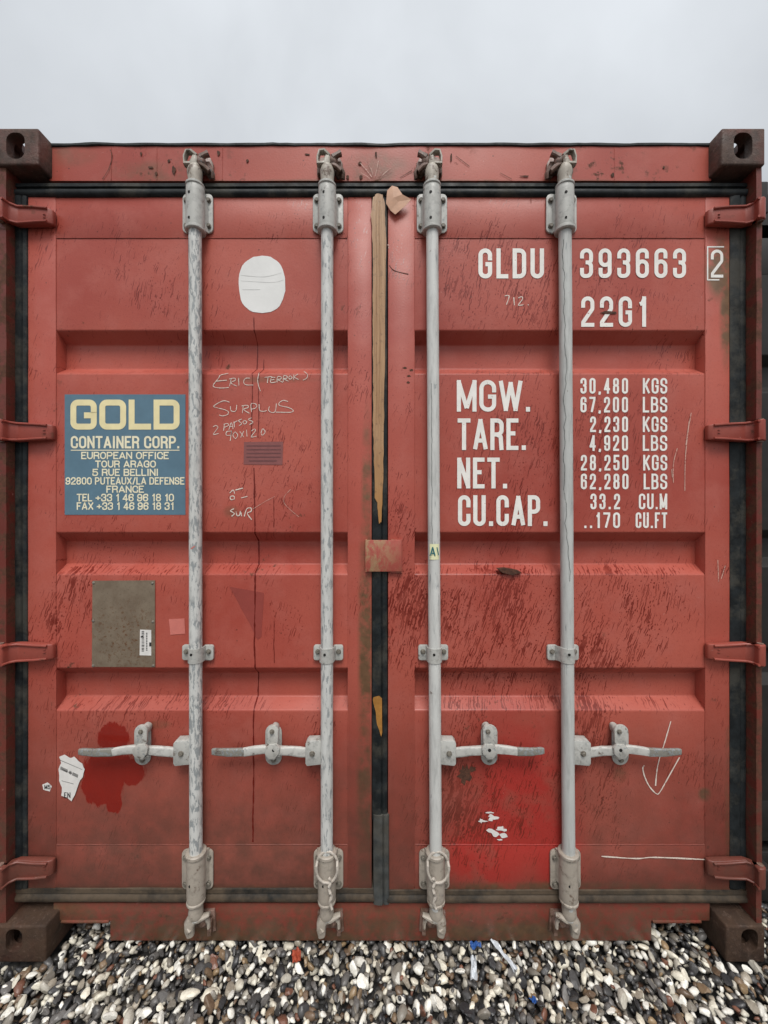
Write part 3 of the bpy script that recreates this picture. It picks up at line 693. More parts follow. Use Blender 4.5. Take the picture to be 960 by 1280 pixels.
# ---- hinges
for side in (-1, 1):
    for py, hp in ((270, 0), (540, 0), (815, 0), (1086, 0)):
        d = .026; zc = Z(py, d); hh = .030
        x_tip = X(65, d) if side < 0 else X(886, d)
        x_mid = X(22, .022) if side < 0 else X(932, .022)
        x_pin = X(2, -.004) if side < 0 else X(949, -.004)
        s = side
        top = [(x_tip, d+.004), (x_tip+s*.012, d-.004), (x_tip+s*.05, d-.006), (x_mid, d-.004), (x_mid+s*.016, .010), (x_pin-s*.006, -.010), (x_pin+s*.010, -.012), (x_pin+s*.022, -.004)]
        bot = [(x_pin+s*.020, .0095), (x_pin-s*.002, .009), (x_mid+s*.022, .024), (x_mid+s*.002, d+.014), (x_tip+s*.02, d+.0185), (x_tip, d+.0185)]
        outl = top+bot
        m = MB(); n = len(outl)
        def hz(x):
            t = abs(x-x_tip)/abs(x_pin-x_tip); return hh*(.80+.12*min(t*3, 1)+.18*max(0, t-.55)/.45)
        vs = [(x, y, zc-hz(x)) for x, y in outl]+[(x, y, zc+hz(x)) for x, y in outl]
        m.faces(vs, [tuple(range(n)), tuple(range(2*n-1, n-1, -1))]+[(i, n+i, n+(i+1) % n, (i+1) % n) for i in range(n)])
        m.bevel(.0045, 3, 30)
        # raised forged edges along blade top and bottom
        for e in (-1, 1):
            pth = [(x, y-.0015, zc+e*(hz(x)-.0045)) for x, y in top[1:6]]
            m.sweep(pth, .0040, 8)
        m.rough(.0010, 30)
        H = m.build('hinge', 'hinge', root)
        m = MB(); m.cyl((x_pin+s*.010, .003, zc-hh*1.22), (x_pin+s*.010, .003, zc+hh*1.22), .0085, 14); m.build('hinge_pin', 'boss', H)
        m = MB(); m.pbox(*((53, py-3, 56, py-2.3) if s < 0 else (898, py-3, 901, py-2.3)), .0185, .0205)
        m.pbox(*((53, py+.6, 56, py+1.3) if s < 0 else (898, py+.6, 901, py+1.3)), .0185, .0205); m.build('cast_mark', 'hinge', H)

# ---- locking rods
def bolt(x, z, y, r, par, mat='bolt'):
    m = MB(); m.cyl((x, y+.004, z), (x, y-.0025, z), r*1.05, 14); m.cyl((x, y-.0026, z), (x, y-.0075, z), r*.78, 6); m.bevel(.0008, 1)
    return m.build('bolt', mat, par)
def hole_disc(x, z, y, r, par):  # black disc whose colour stands for the shade inside a hole
    m = MB(); m.cyl((x, y+.002, z), (x, y-.0006, z), r, 12); return m.build('bolt_hole_disc', 'hole_disc', par)

RA = .018                                        # depth of the rod axis
def rod(pt, pb, mat, mir, plate_t, plate_m, plate_b, handle, wire=False):
    xa = lambda py: X(pt+(pb-pt)*(py-240)/(1130-240), RA)
    Pz = lambda py: Z(py, RA)
    r = .0193
    m = MB(); ys = np.linspace(212, 1146, 40)
    m.sweep([(xa(y)+mn.noise(Vector((y*.01, pt, 0)))*.0006, RA+mn.noise(Vector((y*.012, pt, 4)))*.0012, Pz(y)) for y in ys], r, 26)
    Rd = m.build('locking_rod', mat, root)
    dpl = .0375                                  # front of the bearing plates
    for (a, b), (y0, y1), top in ((plate_t, (242, 291), True), (plate_b, (1062.5, 1112), False)):
        bm_ = 'bracket' if top else 'brown_galv'
        m = MB(); m.prism(prr(a, y0, b, y1, 6, dpl), dpl, .0445); m.bevel(.0015, 2, 50); m.rough(.0006, 25)
        pl = m.build('bearing_bracket', bm_, Rd)
        cx = xa((y0+y1)/2)
        # sleeve: wide saddle round the rod running to the rod end, with rings
        ya, yb = (231, 290) if top else (1064, 1127)
        m = MB(); k = []
        seq = [(ya, .0255), (ya+2, .0275), (ya+12, .0280), ((ya+yb)/2, .0288), (yb-9, .0285), (yb-2, .0272), (yb, .0250)]
        m.sweep([(xa(y), RA+.002, Pz(y)) for y, _ in seq], [(q*.96, q) for _, q in seq], 26)
        ring = (yb-5, yb) if top else (ya, ya+5)
        m.sweep([(xa(y), RA+.002, Pz(y)) for y in (ring[0], ring[0]+1, ring[1]-1, ring[1])], [.0280, .0308, .0308, .0280], 26)
        ring = (ya, ya+4) if top else (yb-4, yb)
        m.sweep([(xa(y), RA+.001, Pz(y)) for y in (ring[0], ring[0]+1, ring[1]-1, ring[1])], [.0262, .0284, .0284, .0262], 26)
        # flared web between sleeve and plate
        zz0, zz1 = Pz(y0+4), Pz(y1-5)
        m.hprism([(cx-.034, dpl+.001), (cx-.026, .020), (cx+.026, .020), (cx+.034, dpl+.001)], min(zz0, zz1), max(zz0, zz1))
        m.rough(.0008, 30); m.build('bearing_sleeve', bm_, Rd)
        q = 5.2
        for bx in (a+q, b-q):
            for by in (y0+9, y1-8): bolt(X(bx, dpl), Z(by, dpl), dpl-.0005, .0085, Rd)
        for hy in ((239, 271) if top else (1077, 1109)):
            hole_disc(xa(hy)-.007, Z(hy, -.008), RA+.002-.0262, .0045, Rd)
    # mid guide: two ears and a strap
    a, b = plate_m; dm = .038; s = -1 if mir else 1
    m = MB(); m.prism(prr(a, 806, a+13, 825, 3, dm), dm-.003, .0445); m.prism(prr(b-13, 806, b, 825, 3, dm), dm-.003, .0445); m.bevel(.0015, 2, 50)
    cx = xa(815); arc = []
    for k in range(15):
        th = math.pi*k/14; arc.append((cx-math.cos(th)*.0235, RA+.004-math.sin(th)*.0255))
    inner = [(cx-(cx-x)*.86, RA+.004-(RA+.004-y)*.86) for x, y in arc]
    ol = [(X(a+9, dm), dm-.004)]+arc+[(X(b-9, dm), dm-.004), (X(b-9, dm), dm+.002)]+inner[::-1]+[(X(a+9, dm), dm+.002)]
    z0, z1 = Pz(827), Pz(809); n = len(ol)
    vs = [(x, y, z0) for x, y in ol]+[(x, y, z1) for x, y in ol]
    m.faces(vs, [(i, n+i, n+(i+1) % n, (i+1) % n) for i in range(n)]+[(i, i+1, n-2-i, n-1-i) for i in range(n//2-1)]+[(n+i, 2*n-1-i, 2*n-2-i, n+i+1) for i in range(n//2-1)])
    m.rough(.0006, 30); m.build('rod_guide', 'bracket', Rd)
    bolt(X(a+5.5, dm), Z(814, dm), dm-.003, .0078, Rd); bolt(X(b-5.5, dm), Z(814, dm), dm-.003, .0078, Rd)
    hole_disc(cx-.004, Z(819, -.006), RA+.004-.0256, .0042, Rd)
    # top cam and keeper
    s = -1 if mir else 1
    yx = lambda dx: xa(205)+s*L(dx, RA)
    m = MB(); m.sweep([(xa(214), RA, Pz(y)) for y in (233, 226, 222, 216, 212, 207)], [.0205, .0205, .0215, .0225, .0205, .015], 22)
    m.sweep([(yx(-2), RA, Pz(213)), (yx(0), RA-.002, Pz(205)), (yx(1), RA, Pz(197))], [(.015, .014), (.016, .012), (.012, .009)], 10, True, .7)
    m.sweep([(yx(-9), RA-.006, Pz(192.5)), (yx(-3), RA-.008, Pz(193)), (yx(3), RA-.004, Pz(197))], [(.010, .004), (.011, .005), (.009, .005)], 8, True, .6)
    m.sweep([(yx(-11), RA-.006, Pz(209)), (yx(-11.5), RA-.006, Pz(200)), (yx(-9), RA-.006, Pz(192.5))], [(.010, .004), (.010, .0035), (.010, .004)], 8, True, .6)
    m.sweep([(yx(-11), RA-.006, Pz(208)), (yx(-4), RA-.006, Pz(208)), (yx(0), RA-.002, Pz(205))], [(.010, .005), (.011, .005), (.01, .006)], 8, True, .6)
    m.rough(.0016, 40); m.build('locking_cam', 'cam', Rd)
    m = MB(); m.ball((yx(7), RA+.002, Pz(202)), .0165, (1.0, .9, 1.15), 2, .05)
    m.sweep([(yx(7), RA-.004, Pz(199)), (yx(13), RA-.004, Pz(195)), (yx(17), RA-.003, Pz(193))], [(.010, .010), (.009, .007), (.010, .009)], 8, True, .7)
    m.sweep([(yx(6), RA, Pz(206)), (yx(12), RA, Pz(209)), (yx(17), RA+.004, Pz(213))], [(.010, .007), (.009, .007), (.008, .006)], 8, True, .7)
    m.sweep([(yx(17), RA+.012, Pz(205)), (yx(20), RA+.014, Pz(212)), (yx(19), RA+.02, Pz(217))], [(.008, .005), (.010, .006), (.008, .006)], 8, True, .7)
    m.rough(.0018, 40); m.build('cam_boss', 'boss', Rd)
    m = MB(); kp = HY-.010
    m.prism([(xa(205)+s*L(a_, kp), Z(b_, kp)) for a_, b_ in ((-14, 203), (-9, 196), (14, 196), (18, 204), (18, 219), (12, 222), (8, 216), (-8, 216), (-11, 221), (-14, 218))], kp, HY+.002)
    m.box((yx(11), RA+.006, Z(207, kp)), (yx(17), kp+.002, Z(220, kp))); m.box((yx(-13), RA+.010, Z(206, kp)), (yx(-8), kp+.002, Z(220, kp)))
    m.bevel(.002, 2); m.rough(.001, 40); m.build('cam_keeper', 'boss', root)
    # bottom cam and keeper
    xb = lambda dx: xa(1150)+s*L(dx, RA)
    m = MB(); m.sweep([(xa(y), RA, Pz(y)) for y in (1126, 1132, 1138, 1143, 1148)], [.0200, .0200, .0220, .0215, .0175], 22)
    m.sweep([(xb(-3), RA-.004, Pz(1145)), (xb(-6), RA-.006, Pz(1150)), (xb(-6.5), RA-.006, Pz(1158)), (xb(-5.5), RA-.006, Pz(1166))], [(.016, .016), (.016, .0165), (.014, .0145), (.011, .0115)], 12, True, .7)
    m.sweep([(xb(-4), RA-.004, Pz(1147)), (xb(5), RA-.004, Pz(1147)), (xb(12), RA-.002, Pz(1144)), (xb(17), RA, Pz(1142.5))], [(.014, .012), (.012, .0085), (.010, .006), (.008, .004)], 10, True, .8)
    m.sweep([(xb(9), RA+.010, Pz(1150)), (xb(14), RA+.008, Pz(1155)), (xb(15), RA+.006, Pz(1162))], [(.008, .005), (.008, .005), (.007, .0045)], 8, True, .8)
    m.sweep([(xb(-8), RA-.016, Pz(1152)), (xb(-4), RA-.020, Pz(1155)), (xb(-7), RA-.016, Pz(1159))], [(.005, .004), (.006, .005), (.005, .004)], 8, True, .8)
    m.rough(.0018, 40); m.build('locking_cam', 'brown_galv', Rd)
    m = MB(); kp = HY-.006
    m.ball((xb(7), RA+.008, Pz(1155)), .014, (1, .9, 1.2), 2, .05)
    m.prism([(xa(1150)+s*L(a_, kp), Z(b_, kp)) for a_, b_ in ((-13, 1140), (18, 1138), (20, 1164), (12, 1167), (9, 1160), (-6, 1160), (-9, 1167), (-14, 1164))], kp, HY+.006)
    m.box((xb(12), RA+.010, Z(1146, kp)), (xb(17), kp+.002, Z(1164, kp)))
    m.bevel(.002, 2); m.rough(.001, 40); m.build('cam_keeper', 'boss', root)
    # handle: hub bracket welded to the rod, bar, catch
    hub, mid, tip, ret, hy = handle; HO = .016
    sg = 1 if tip > hub[0] else -1
    m = MB(); dh = .012
    m.prism([(X(a_, dh), Z(b_, dh)) for a_, b_ in ((hub[0], 927), (hub[0]+sg*3, 925), (hub[1]-sg*3, 925.5), (hub[1], 929), (hub[1], 954), (hub[1]-sg*2, 957), (hub[0], 955))], dh-.004, dh+.028)
    m.bevel(.0022, 2); m.rough(.0008, 40); m.build('handle_hub', 'bracket', Rd)
    hc = (hub[0]+hub[1])/2+sg*1.5
    bolt(X(hc, .008), Z(942, .008), .0082, .0085, Rd)
    H = []
    seq = [(hub[1]-sg*4, 941, .006, 7.2, .005), (hub[1]+sg*8, 939.5, .006, 7.6, .0055), (ret-sg*22, 938.5, .004, 7.4, .006), (ret-sg*12, 938, -.001, 6.2, .008), (ret, 937+hy, -.004, 6.4, .008), (ret+sg*11, 936.5+hy, -.004, 6.6, .007), (ret+sg*24, 938+hy, -.004, 6.6, .006), (ret+sg*36, 940+hy, -.006, 6.2, .0055)]
    m = MB(); m.sweep([P(a_, b_, c_+HO) for a_, b_, c_, _, _ in seq], [(e_, L(d_*.80, 0)) for *_, d_, e_ in seq], 12, True, .40); m.rough(.0018, 38)
    m.build('handle', 'handle', Rd)
    a0 = ret+sg*35.5
    seq = [(a0, 940+hy, -.006, 6.0, .0058), ((a0+tip)/2, 940.5+hy*2, -.008, 5.6, .0056), (tip-sg*3, 939.5+hy*3.2, -.010, 4.8, .005), (tip, 939.5+hy*3.4, -.010, 4.0, .004)]
    m = MB(); m.sweep([P(a_, b_, c_+HO) for a_, b_, c_, _, _ in seq], [(e_, L(d_*.86, 0)) for *_, d_, e_ in seq], 12, True, .40); m.rough(.0012, 45)
    m.build('handle_grip', 'handle_tip', Rd)
    # catch plate on the door with its swinging hasp
    dq = .039
    m = MB(); m.prism(prr(ret-9.5, 906, ret+11, 956.5, 10, dq), dq, .0448); m.bevel(.0015, 2, 50)
    C = m.build('handle_catch', 'bracket', Rd)
    m = MB(); e = -.012+HO
    pr_ = lambda pts, a0_, a1_: m.prism([(X(ret+p_*sg, e), Z(q_, e)) for p_, q_ in pts], a0_+HO, a1_+HO)
    pr_(((-7, 911), (-4.5, 907.5), (0, 906.5), (4.5, 908.5), (6.5, 914), (6, 924), (7.5, 930), (4, 934), (-3, 934), (-6.5, 927)), -.014, -.006)      # arm
    pr_(((-9, 934), (-5, 929), (4, 929.5), (9.5, 935), (9, 942), (4, 947.5), (-3, 947), (-8, 941)), -.019, -.0095)                                     # keeper over the bar
    m.prism(prr(ret-5, 910, ret+4.5, 922, 5, e), -.0055+HO, dq+.001)
    m.bevel(.0018, 2, 40)
    m.sweep([P(ret-8*sg, 944, .010), P(ret-2*sg, 948, .014), P(ret+7*sg, 945, .012)], [(.005, .004), (.006, .004), (.005, .004)], 8, True, .7)
    m.rough(.0018, 55); m.build('hasp', 'hasp', Rd)
    bolt(X(ret-1, -.014+HO), Z(914.5, -.014+HO), -.0135+HO, .0072, Rd); hole_disc(X(ret+1, -.019+HO), Z(938, -.019+HO), -.0186+HO, .0055, Rd)
    bolt(X(ret+1, dq), Z(949.5, dq), dq, .0085, Rd)
    if wire:
        m = MB(); ctr = xa(1080); pts = []
        for k in range(40):
            th = 2*math.pi*k/36; pts.append((ctr+math.cos(th)*.033+.004, RA-.004-abs(math.sin(th))*.0+(-.024 if math.sin(th) < .2 else -.012), Pz(1076-math.sin(th)*17)))
        m.sweep(pts, [(.0042*(1+.2*math.sin(k*2.3)), .0042) for k in range(len(pts))], 8)
        pts = [(ctr+.012*s*wire+.004*math.sin(k*.9)+k*.0004, RA-.030-.002*math.cos(k*1.7), Pz(1086+k*2.5)) for k in range(16)]
        m.sweep(pts, [.0042+.0012*math.sin(k*2.1) for k in range(16)], 8)
        m.rough(.001, 60); m.build('twisted_wire', 'wire', Rd)
    return Rd
r1 = rod(244, 245, 'galv1', False, (228, 266), (228, 267), (227, 266), ((238.5, 217), 177, 99, 177, 0))
r2 = rod(409, 408.5, 'galv2', False, (391, 429), (392, 429), (392, 429), ((401.5, 382), 341, 265, 341, 0), wire=1)
r3 = rod(540, 545, 'galv3', True, (521, 559), (523, 560), (524, 562), ((550, 570), 611, 680, 611, -.4), wire=1)
r4 = rod(706, 711, 'galv4', True, (683, 721), (684, 723), (688, 726), ((717, 738), 775, 851, 775, 0))
def on_rod(pt, pb, pts, wpx, name, mat, par, rr=.0193, eps=.0006):
    """a narrow mark that follows the round face of a rod: pts = (dx px from axis, py)"""
    m = MB(); vs = []
    for dx, py in pts:
        ax = X(pt+(pb-pt)*(py-240)/890, RA); row = []
        for e in (-1, 1):
            o = max(-.95, min(.95, L(dx+e*wpx/2, RA-.01)/rr)); row.append((ax+o*rr, RA-math.sqrt(1-o*o)*(rr+eps), Z(py, RA-.012)))
        vs.append(row)
    n = len(vs); m.faces([p for r_ in vs for p in r_], [(2*i, 2*i+1, 2*i+3, 2*i+2) for i in range(n-1)])
    return m.build(name, mat, par)
ck = []; dx = -5.0
for py in range(300, 730, 6):
    dx += random.uniform(-1.3, 1.3)+(.10 if py < 560 else .02); dx = max(-6, min(6, dx)); ck.append((dx, py))
on_rod(706, 711, ck, .6, 'paint_crack', 'metal_crack', r4)
ck = [(-3+random.uniform(-.5, .5), py) for py in range(480, 690, 7)]
on_rod(540, 545, ck, .6, 'paint_crack', 'metal_crack', r3)
# small pale yellow sticker on the third rod
m = MB(); rr = .0200; ax = X(542, RA); V = []
for k in range(9):
    o = -.80+1.72*k/8; V.append((ax+rr*math.sin(o), RA-rr*math.cos(o)))
m.faces([(x, y, Z(680, .0)) for x, y in V]+[(x, y, Z(699.5, .0)) for x, y in V], [(k, k+1, 10+k, 9+k) for k in range(8)])
stk = m.build('sticker', 'ylabel', r3)
m = MB(); text(m, 'A', 537.2, 683.5, 544.5, 695, 1.5, RA-.0218); m.build('lettering', 'teal', r3)
m = MB(); ribbon(m, [Vector((X(546.2, 0), Z(684, 0))), Vector((X(548.2, 0), Z(694, 0)))], L(1.1, 0), (0, 0), RA-.0195); m.build('lettering', 'teal', r3)
on_rod(244, 245, [(-2+k*.9, 686-k*.7) for k in range(6)], 2.4, 'crayon_mark', 'pink', r1)

# ---- printing on the right door
m = MB(); d = DPN
def line(par, mat, nm, *a, **k):
    q = MB(); text(q, *a, **k); return q.build(nm, mat, par)
line(DR, 'white_num', 'number_lettering', 'GLDU', 598, 310.5, 680, 348, 5.3, d, 5.4)
line(DR, 'white_num', 'number_lettering', '393663', 725, 310.5, 857.5, 347.5, 4.9, d, 7.0)
line(DR, 'white_num', 'number_lettering', '22G1', 726.5, 370.5, 809, 408.5, 4.9, d, 7.0)
m = MB(); text(m, '2', 888.5, 312, 904, 347, 3.6, DST)
for a_ in ([(884.5, 308), (884.5, 350)], [(883.7, 308.6), (905, 308.6)], [(883.7, 349.8), (899, 349.8)]):
    LAYER[0] = (LAYER[0]+1) % 14
    ribbon(m, [Vector((X(p, DST), Z(q, DST))) for p, q in a_], L(1.6, DST), (0, 0), DST-LAYER[0]*2.2e-5)
m.build('check_digit_lettering', 'white_num', DR)
for s_, a_, b_, y0, y1 in (('MGW.', 571, 663.5, 475, 514.5), ('TARE.', 572, 658, 523, 562.5), ('NET.', 571.5, 634.5, 572, 610.5), ('CU.CAP.', 572.5, 685, 619, 657.5)):
    line(DR, 'white_num', 'weight_lettering', s_, a_, y0, b_, y1, 5.2, d, 3.4)
for s_, a_, b_, y0, u, ua in (('30,480', 725.5, 785, 472.5, 'KGS', 803.5), ('67,200', 725.5, 785, 496, 'LBS', 803.5), ('2,230', 737.5, 785, 520.5, 'KGS', 803.5), ('4,920', 737, 785, 544, 'LBS', 803.5),
        ('28,250', 726, 785.5, 568.5, 'KGS', 804), ('62,280', 726, 785.5, 592, 'LBS', 804.5), ('33.2', 738, 775, 617, 'CU.M', 798.5), ('..170', 730, 775, 640.5, 'CU.FT', 794.5)):
    line(DR, 'white_num', 'weight_lettering', s_, a_, y0, b_, y0+19.6, 2.75, d, 3.6); line(DR, 'white_num', 'unit_lettering', u, ua, y0, 834, y0+19.6, 2.6, d, 2.2)
m = MB(); pen(m, [[(0, 0), (14, 0), (6, 26)], [(28, 4), (30, 28)], [(42, 6), (52, 2), (54, 10), (42, 27), (58, 26)], [(70, 26), (73, 27)]], 630.5, 370, 2.4, 1.1, d); m.build('crayon_number', 'chalk', DR)
m = MB(); pen(m, [[(632, 115), (590, 260), (560, 350), (540, 440), (530, 545)], [(455, 410), (445, 430), (460, 490), (490, 550), (535, 597), (560, 585), (620, 480), (690, 355)]], 720, 880, 5.333, 1.5, d)
m.build('crayon_arrow', 'chalk', DR)
m = MB(); pen(m, [[(170, 1015), (400, 1030), (530, 1022), (890, 1038)]], 720, 880, 5.333, 1.7, DST-.0004); m.build('crayon_line', 'chalk', DR)
def scratches(lst, ox, oy, sc, t_, d_, par, mat='scratch'):
    for q_ in lst: m = MB(); pen(m, [q_], ox, oy, sc, t_, d_); m.build('scratch', mat, par)
scratches([[(672, 348), (660, 420), (650, 520), (648, 640)], [(664, 380), (652, 470)], [(620, 480), (605, 540), (605, 610)], [(598, 560), (601, 590)]], 640, 400, 3, .9, d, DR)
scratches([[(500, 575), (520, 595), (572, 608)]], 320, 140, 3, .9, DST, DR, 'rustspot'); scratches([[(490, 500), (497, 498), (497, 512)]], 320, 140, 3, .9, DST, DR)
scratches([[(772, 60), (775, 140)], [(800, 80), (785, 130)]], 640, 680, 3, .8, DST, DR)
# scuffed-off sticker residue and a burn spot
for i in range(14):
    cx_, cy_ = random.gauss(620, 11), random.gauss(1031, 9)
    patch('sticker_residue', blobpts(cx_, cy_, random.uniform(1.5, 6), random.uniform(1, 3.2), 9, .45), d-.0004-i*3e-5, 'paper', DR, .0003)
patch('rust_spot', blobpts(581, 968, 8, 10, 20, .4), d, 'rustspot', DR, .0004); patch('rust_spot', blobpts(590, 961, 5, 3.5, 12, .4), d-.0003, 'rustspot', DR, .0003)
patch('rust_spot', [(750, 391), (757, 388.5), (770, 389.5), (771, 392), (758, 392.5)], d-.0009, 'rustspot', DR, .0003)
patch('rust_spot', [(622, 711), (632, 710), (648, 713), (652, 716), (640, 719), (628, 716)], HY-.012, 'rustspot', DR, .02)
for cx_, cy_ in ((506, 460), (514, 462.5), (511, 470), (510, 478)): patch('rust_spot', blobpts(cx_, cy_, 2.2, 1.4, 9, .3), DST, 'rustspot', DR, .0004)

# ---- sign, stickers, plate and writing on the left door
sgn = patch('sign_panel', [(80.8, 493), (231.8, 493), (231.8, 643.5), (80.8, 643.5)], DPN, 'sign_blue', DL, .0006)
ds = DPN-.0006
m = MB(); text(m, 'GOLD', 88, 499.5, 224.5, 537, 7.4, ds, 3.2, .22); m.build('sign_lettering', 'sign_yel', DL)
for s_, a_, b_, y0, y1, t_ in (('CONTAINER CORP.', 88.5, 224.5, 545, 560.5, 2.5), ('EUROPEAN OFFICE', 101.5, 211, 564.8, 574, 1.55), ('TOUR ARAGO', 119, 195, 575.6, 584.5, 1.55), ('5 RUE BELLINI', 115.5, 198, 586, 595, 1.55),
        ('92800 PUTEAUX/LA DEFENSE', 82, 230.5, 596.5, 605.8, 1.5), ('FRANCE', 133, 180, 607, 616, 1.55), ('TEL +33 1 46 96 18 10', 96, 217.5, 617.2, 626.8, 1.55), ('FAX +33 1 46 96 18 31', 96, 217.5, 627.8, 637.4, 1.55)):
    line(DL, 'sign_white', 'sign_lettering', s_, a_, y0, b_, y1, t_, ds, 1.2 if t_ > 2 else .75, .5, .55)
m = MB(); ribbon(m, [Vector((X(88.5, ds), Z(562.8, ds))), Vector((X(224.5, ds), Z(562.8, ds)))], L(1.1, ds), (0, 0), ds)
m.build('sign_rule', 'sign_white', DL)
patch('oval_sticker', [(300+0, 342)]and [(327.5+29*math.copysign(abs(math.cos(a))**.82, math.cos(a))+random.uniform(-.5, .5), 355.5+35.5*math.copysign(abs(math.sin(a))**.82, math.sin(a))+random.uniform(-.5, .5)) for a in [2*math.pi*k/40 for k in range(40)]], DPN, 'oval', DL, .0004)
m = MB(); pen(m, [[(301, 344), (330, 346), (352, 341)], [(301, 351), (340, 353), (354, 350)], [(303, 362), (325, 362)]], 0, 0, 1, .32, DPN-.0004); m.build('sticker_crease', 'oval_line', DL)
pl_ = patch('data_plate', [(115.5, 726), (193.5, 725.5), (193.8, 834), (114.8, 833.5)], DPN-.002, 'plate', DL, .002)
for bx, by in ((117.5, 728.5), (191, 729), (117, 776), (191.5, 777), (117, 832), (192, 832)):
    m = MB(); m.ball((X(bx, DPN), DPN-.002, Z(by, DPN)), .005, (1, .5, 1), 2); m.build('rivet', 'bolt', DL)
patch('barcode_label', [(175, 787), (189, 787.5), (189, 819.5), (174.5, 819)], DPN-.0024, 'paper', DL, .0003)
m = MB()
for k in range(15): m.pbox(177, 789+k*1.75, 180.2+random.uniform(-.3, .3), 789+k*1.75+random.uniform(.5, 1.2), DPN-.0027, DPN-.0025)
for k in range(11): m.pbox(182.6, 791+k*2.1, 184.2, 791+k*2.1+1.3, DPN-.0027, DPN-.0025)
m.pbox(176, 795, 179, 797, DPN-.00285, DPN-.00275); m.pbox(186.5, 803, 189, 808, DPN-.0027, DPN-.0025)
m.build('label_print', 'ink', DL, smooth=False)
patch('sticker', [(211, 774), (230.5, 773), (231.5, 792), (213, 793.5)], DPN, 'pink', DL)
patch('printed_sticker', [(305, 552.5), (354, 552), (353, 581), (304.5, 580.5)], DPN, 'faint_bg', DL)
m = MB()
for k in range(5): m.pbox(308+(k == 4)*3, 556.5+k*4.7, 351-(k == 4)*5, 558.0+k*4.7, DPN-.0004, DPN-.0002)
m.build('label_print', 'faint', DL, smooth=False)
m = MB()
W = [[(205, 155), (150, 168), (135, 190), (97, 240), (110, 257), (160, 262), (210, 258)], [(118, 212), (195, 205)], [(215, 250), (228, 190)], [(213, 197), (250, 190), (256, 205), (225, 225), (268, 248)],
     [(281, 188), (283, 245)], [(362, 190), (332, 192), (318, 215), (332, 238), (388, 240)], [(430, 150), (420, 200), (426, 245), (440, 285)], [(470, 185), (522, 178)], [(495, 182), (490, 226)],
     [(548, 185), (520, 187), (515, 222), (552, 218)], [(518, 203), (540, 200)], [(560, 221), (565, 180), (590, 182), (588, 196), (568, 201), (602, 220)], [(606, 216), (609, 174), (633, 177), (632, 190), (611, 195), (643, 212)],
     [(655, 172), (645, 185), (655, 198), (670, 186), (657, 172)], [(682, 165), (682, 205)], [(712, 160), (687, 182), (718, 200)], [(755, 140), (781, 163), (776, 190), (748, 205)],
     [(215, 365), (170, 355), (110, 385), (105, 400), (180, 420), (207, 437), (198, 456), (165, 465), (140, 458)], [(222, 395), (225, 425), (245, 433), (262, 425), (268, 385)], [(308, 446), (315, 390)], [(303, 392), (345, 388), (349, 405), (318, 418), (360, 446)],
     [(375, 437), (372, 378), (405, 378), (413, 395), (400, 410), (376, 415)], [(430, 380), (435, 425), (468, 431), (485, 425)], [(505, 395), (500, 425), (525, 440), (548, 430), (556, 375)],
     [(640, 360), (605, 352), (575, 372), (582, 390), (640, 403), (676, 422), (660, 438), (552, 437)], [(95, 545), (115, 535), (130, 550), (98, 598), (136, 592)],
     [(172, 572), (178, 522)], [(172, 526), (200, 520), (206, 535), (178, 548)], [(210, 566), (228, 515), (241, 560)], [(215, 545), (238, 540)], [(250, 548), (248, 505)], [(243, 517), (272, 500)],
     [(305, 488), (280, 500), (303, 520), (285, 536)], [(325, 497), (312, 510), (325, 525), (340, 510), (326, 497)], [(375, 478), (352, 492), (386, 508), (360, 528)],
     [(228, 575), (195, 580), (192, 605), (225, 602), (230, 575), (220, 646)], [(255, 580), (240, 605), (258, 630), (275, 605), (257, 580)], [(290, 578), (318, 618)], [(318, 575), (296, 622)], [(338, 565), (342, 615)],
     [(375, 575), (395, 560), (402, 575), (372, 617), (410, 612)], [(455, 558), (445, 585), (455, 605), (474, 580), (458, 556)]]
for a_, b_ in ((0, 17), (17, 25), (25, 35), (35, 99)):
    m = MB(); pen(m, W[a_:b_], 250, 440, 5.82, .85, DPN); m.build('crayon_writing', 'chalk', DL)
m = MB(); pen(m, [[(216, 1026), (242, 1004), (252, 1030)], [(258, 1004), (312, 990)], [(220, 1050), (245, 1048), (250, 1068), (225, 1074), (220, 1052)], [(298, 1062), (345, 1050)],
     [(248, 1140), (222, 1155), (250, 1175), (230, 1195)], [(262, 1160), (270, 1190), (288, 1186), (295, 1160), (303, 1195)], [(322, 1197), (340, 1142), (370, 1135), (372, 1158), (345, 1175), (376, 1220)]], 250, 440, 5.82, 1.15, DPN)
m.build('crayon_writing', 'chalk', DL)
scratches([[(660, 1000), (615, 1050), (620, 1110), (720, 1200)], [(380, 1145), (470, 1090), (545, 1050)]], 250, 440, 5.82, .45, DPN, DL)
# long runs down the left door (follow the flat of each panel)
def runs(x, y0, y1, w_, par, nm='paint_run'):
    m = MB(); pts = []; xx = X(x, DPN); za, zb = Z(y0, DPN), Z(y1, DPN)
    for k in range(len(PROFILE)-1):
        (ya_, z0_), (yb_, z1_) = PROFILE[k], PROFILE[k+1]; n_ = max(1, int(math.hypot(yb_-ya_, z1_-z0_)/.012))
        for q_ in range(n_):
            t_ = q_/n_; z_ = z0_+(z1_-z0_)*t_
            if zb <= z_ <= za: xx += random.uniform(-1, 1)*.0009; h_ = L(w_)/2*random.uniform(.45, 1.25); y_ = ya_+(yb_-ya_)*t_-.0011; pts += [(xx-h_, y_, z_), (xx+h_, y_, z_)]
    m.faces(pts, [(2*k, 2*k+1, 2*k+3, 2*k+2) for k in range(len(pts)//2-1)]); m.build(nm, 'wet_red', par)
for x_, a_, b_, w_ in ((317, 392, 551, 1.2), (325, 440, 551, 1.0), (317, 581, 1054, 1.9), (342, 620, 662, 1.0), (343, 775, 832, .9)): runs(x_, a_, b_, w_, DL)
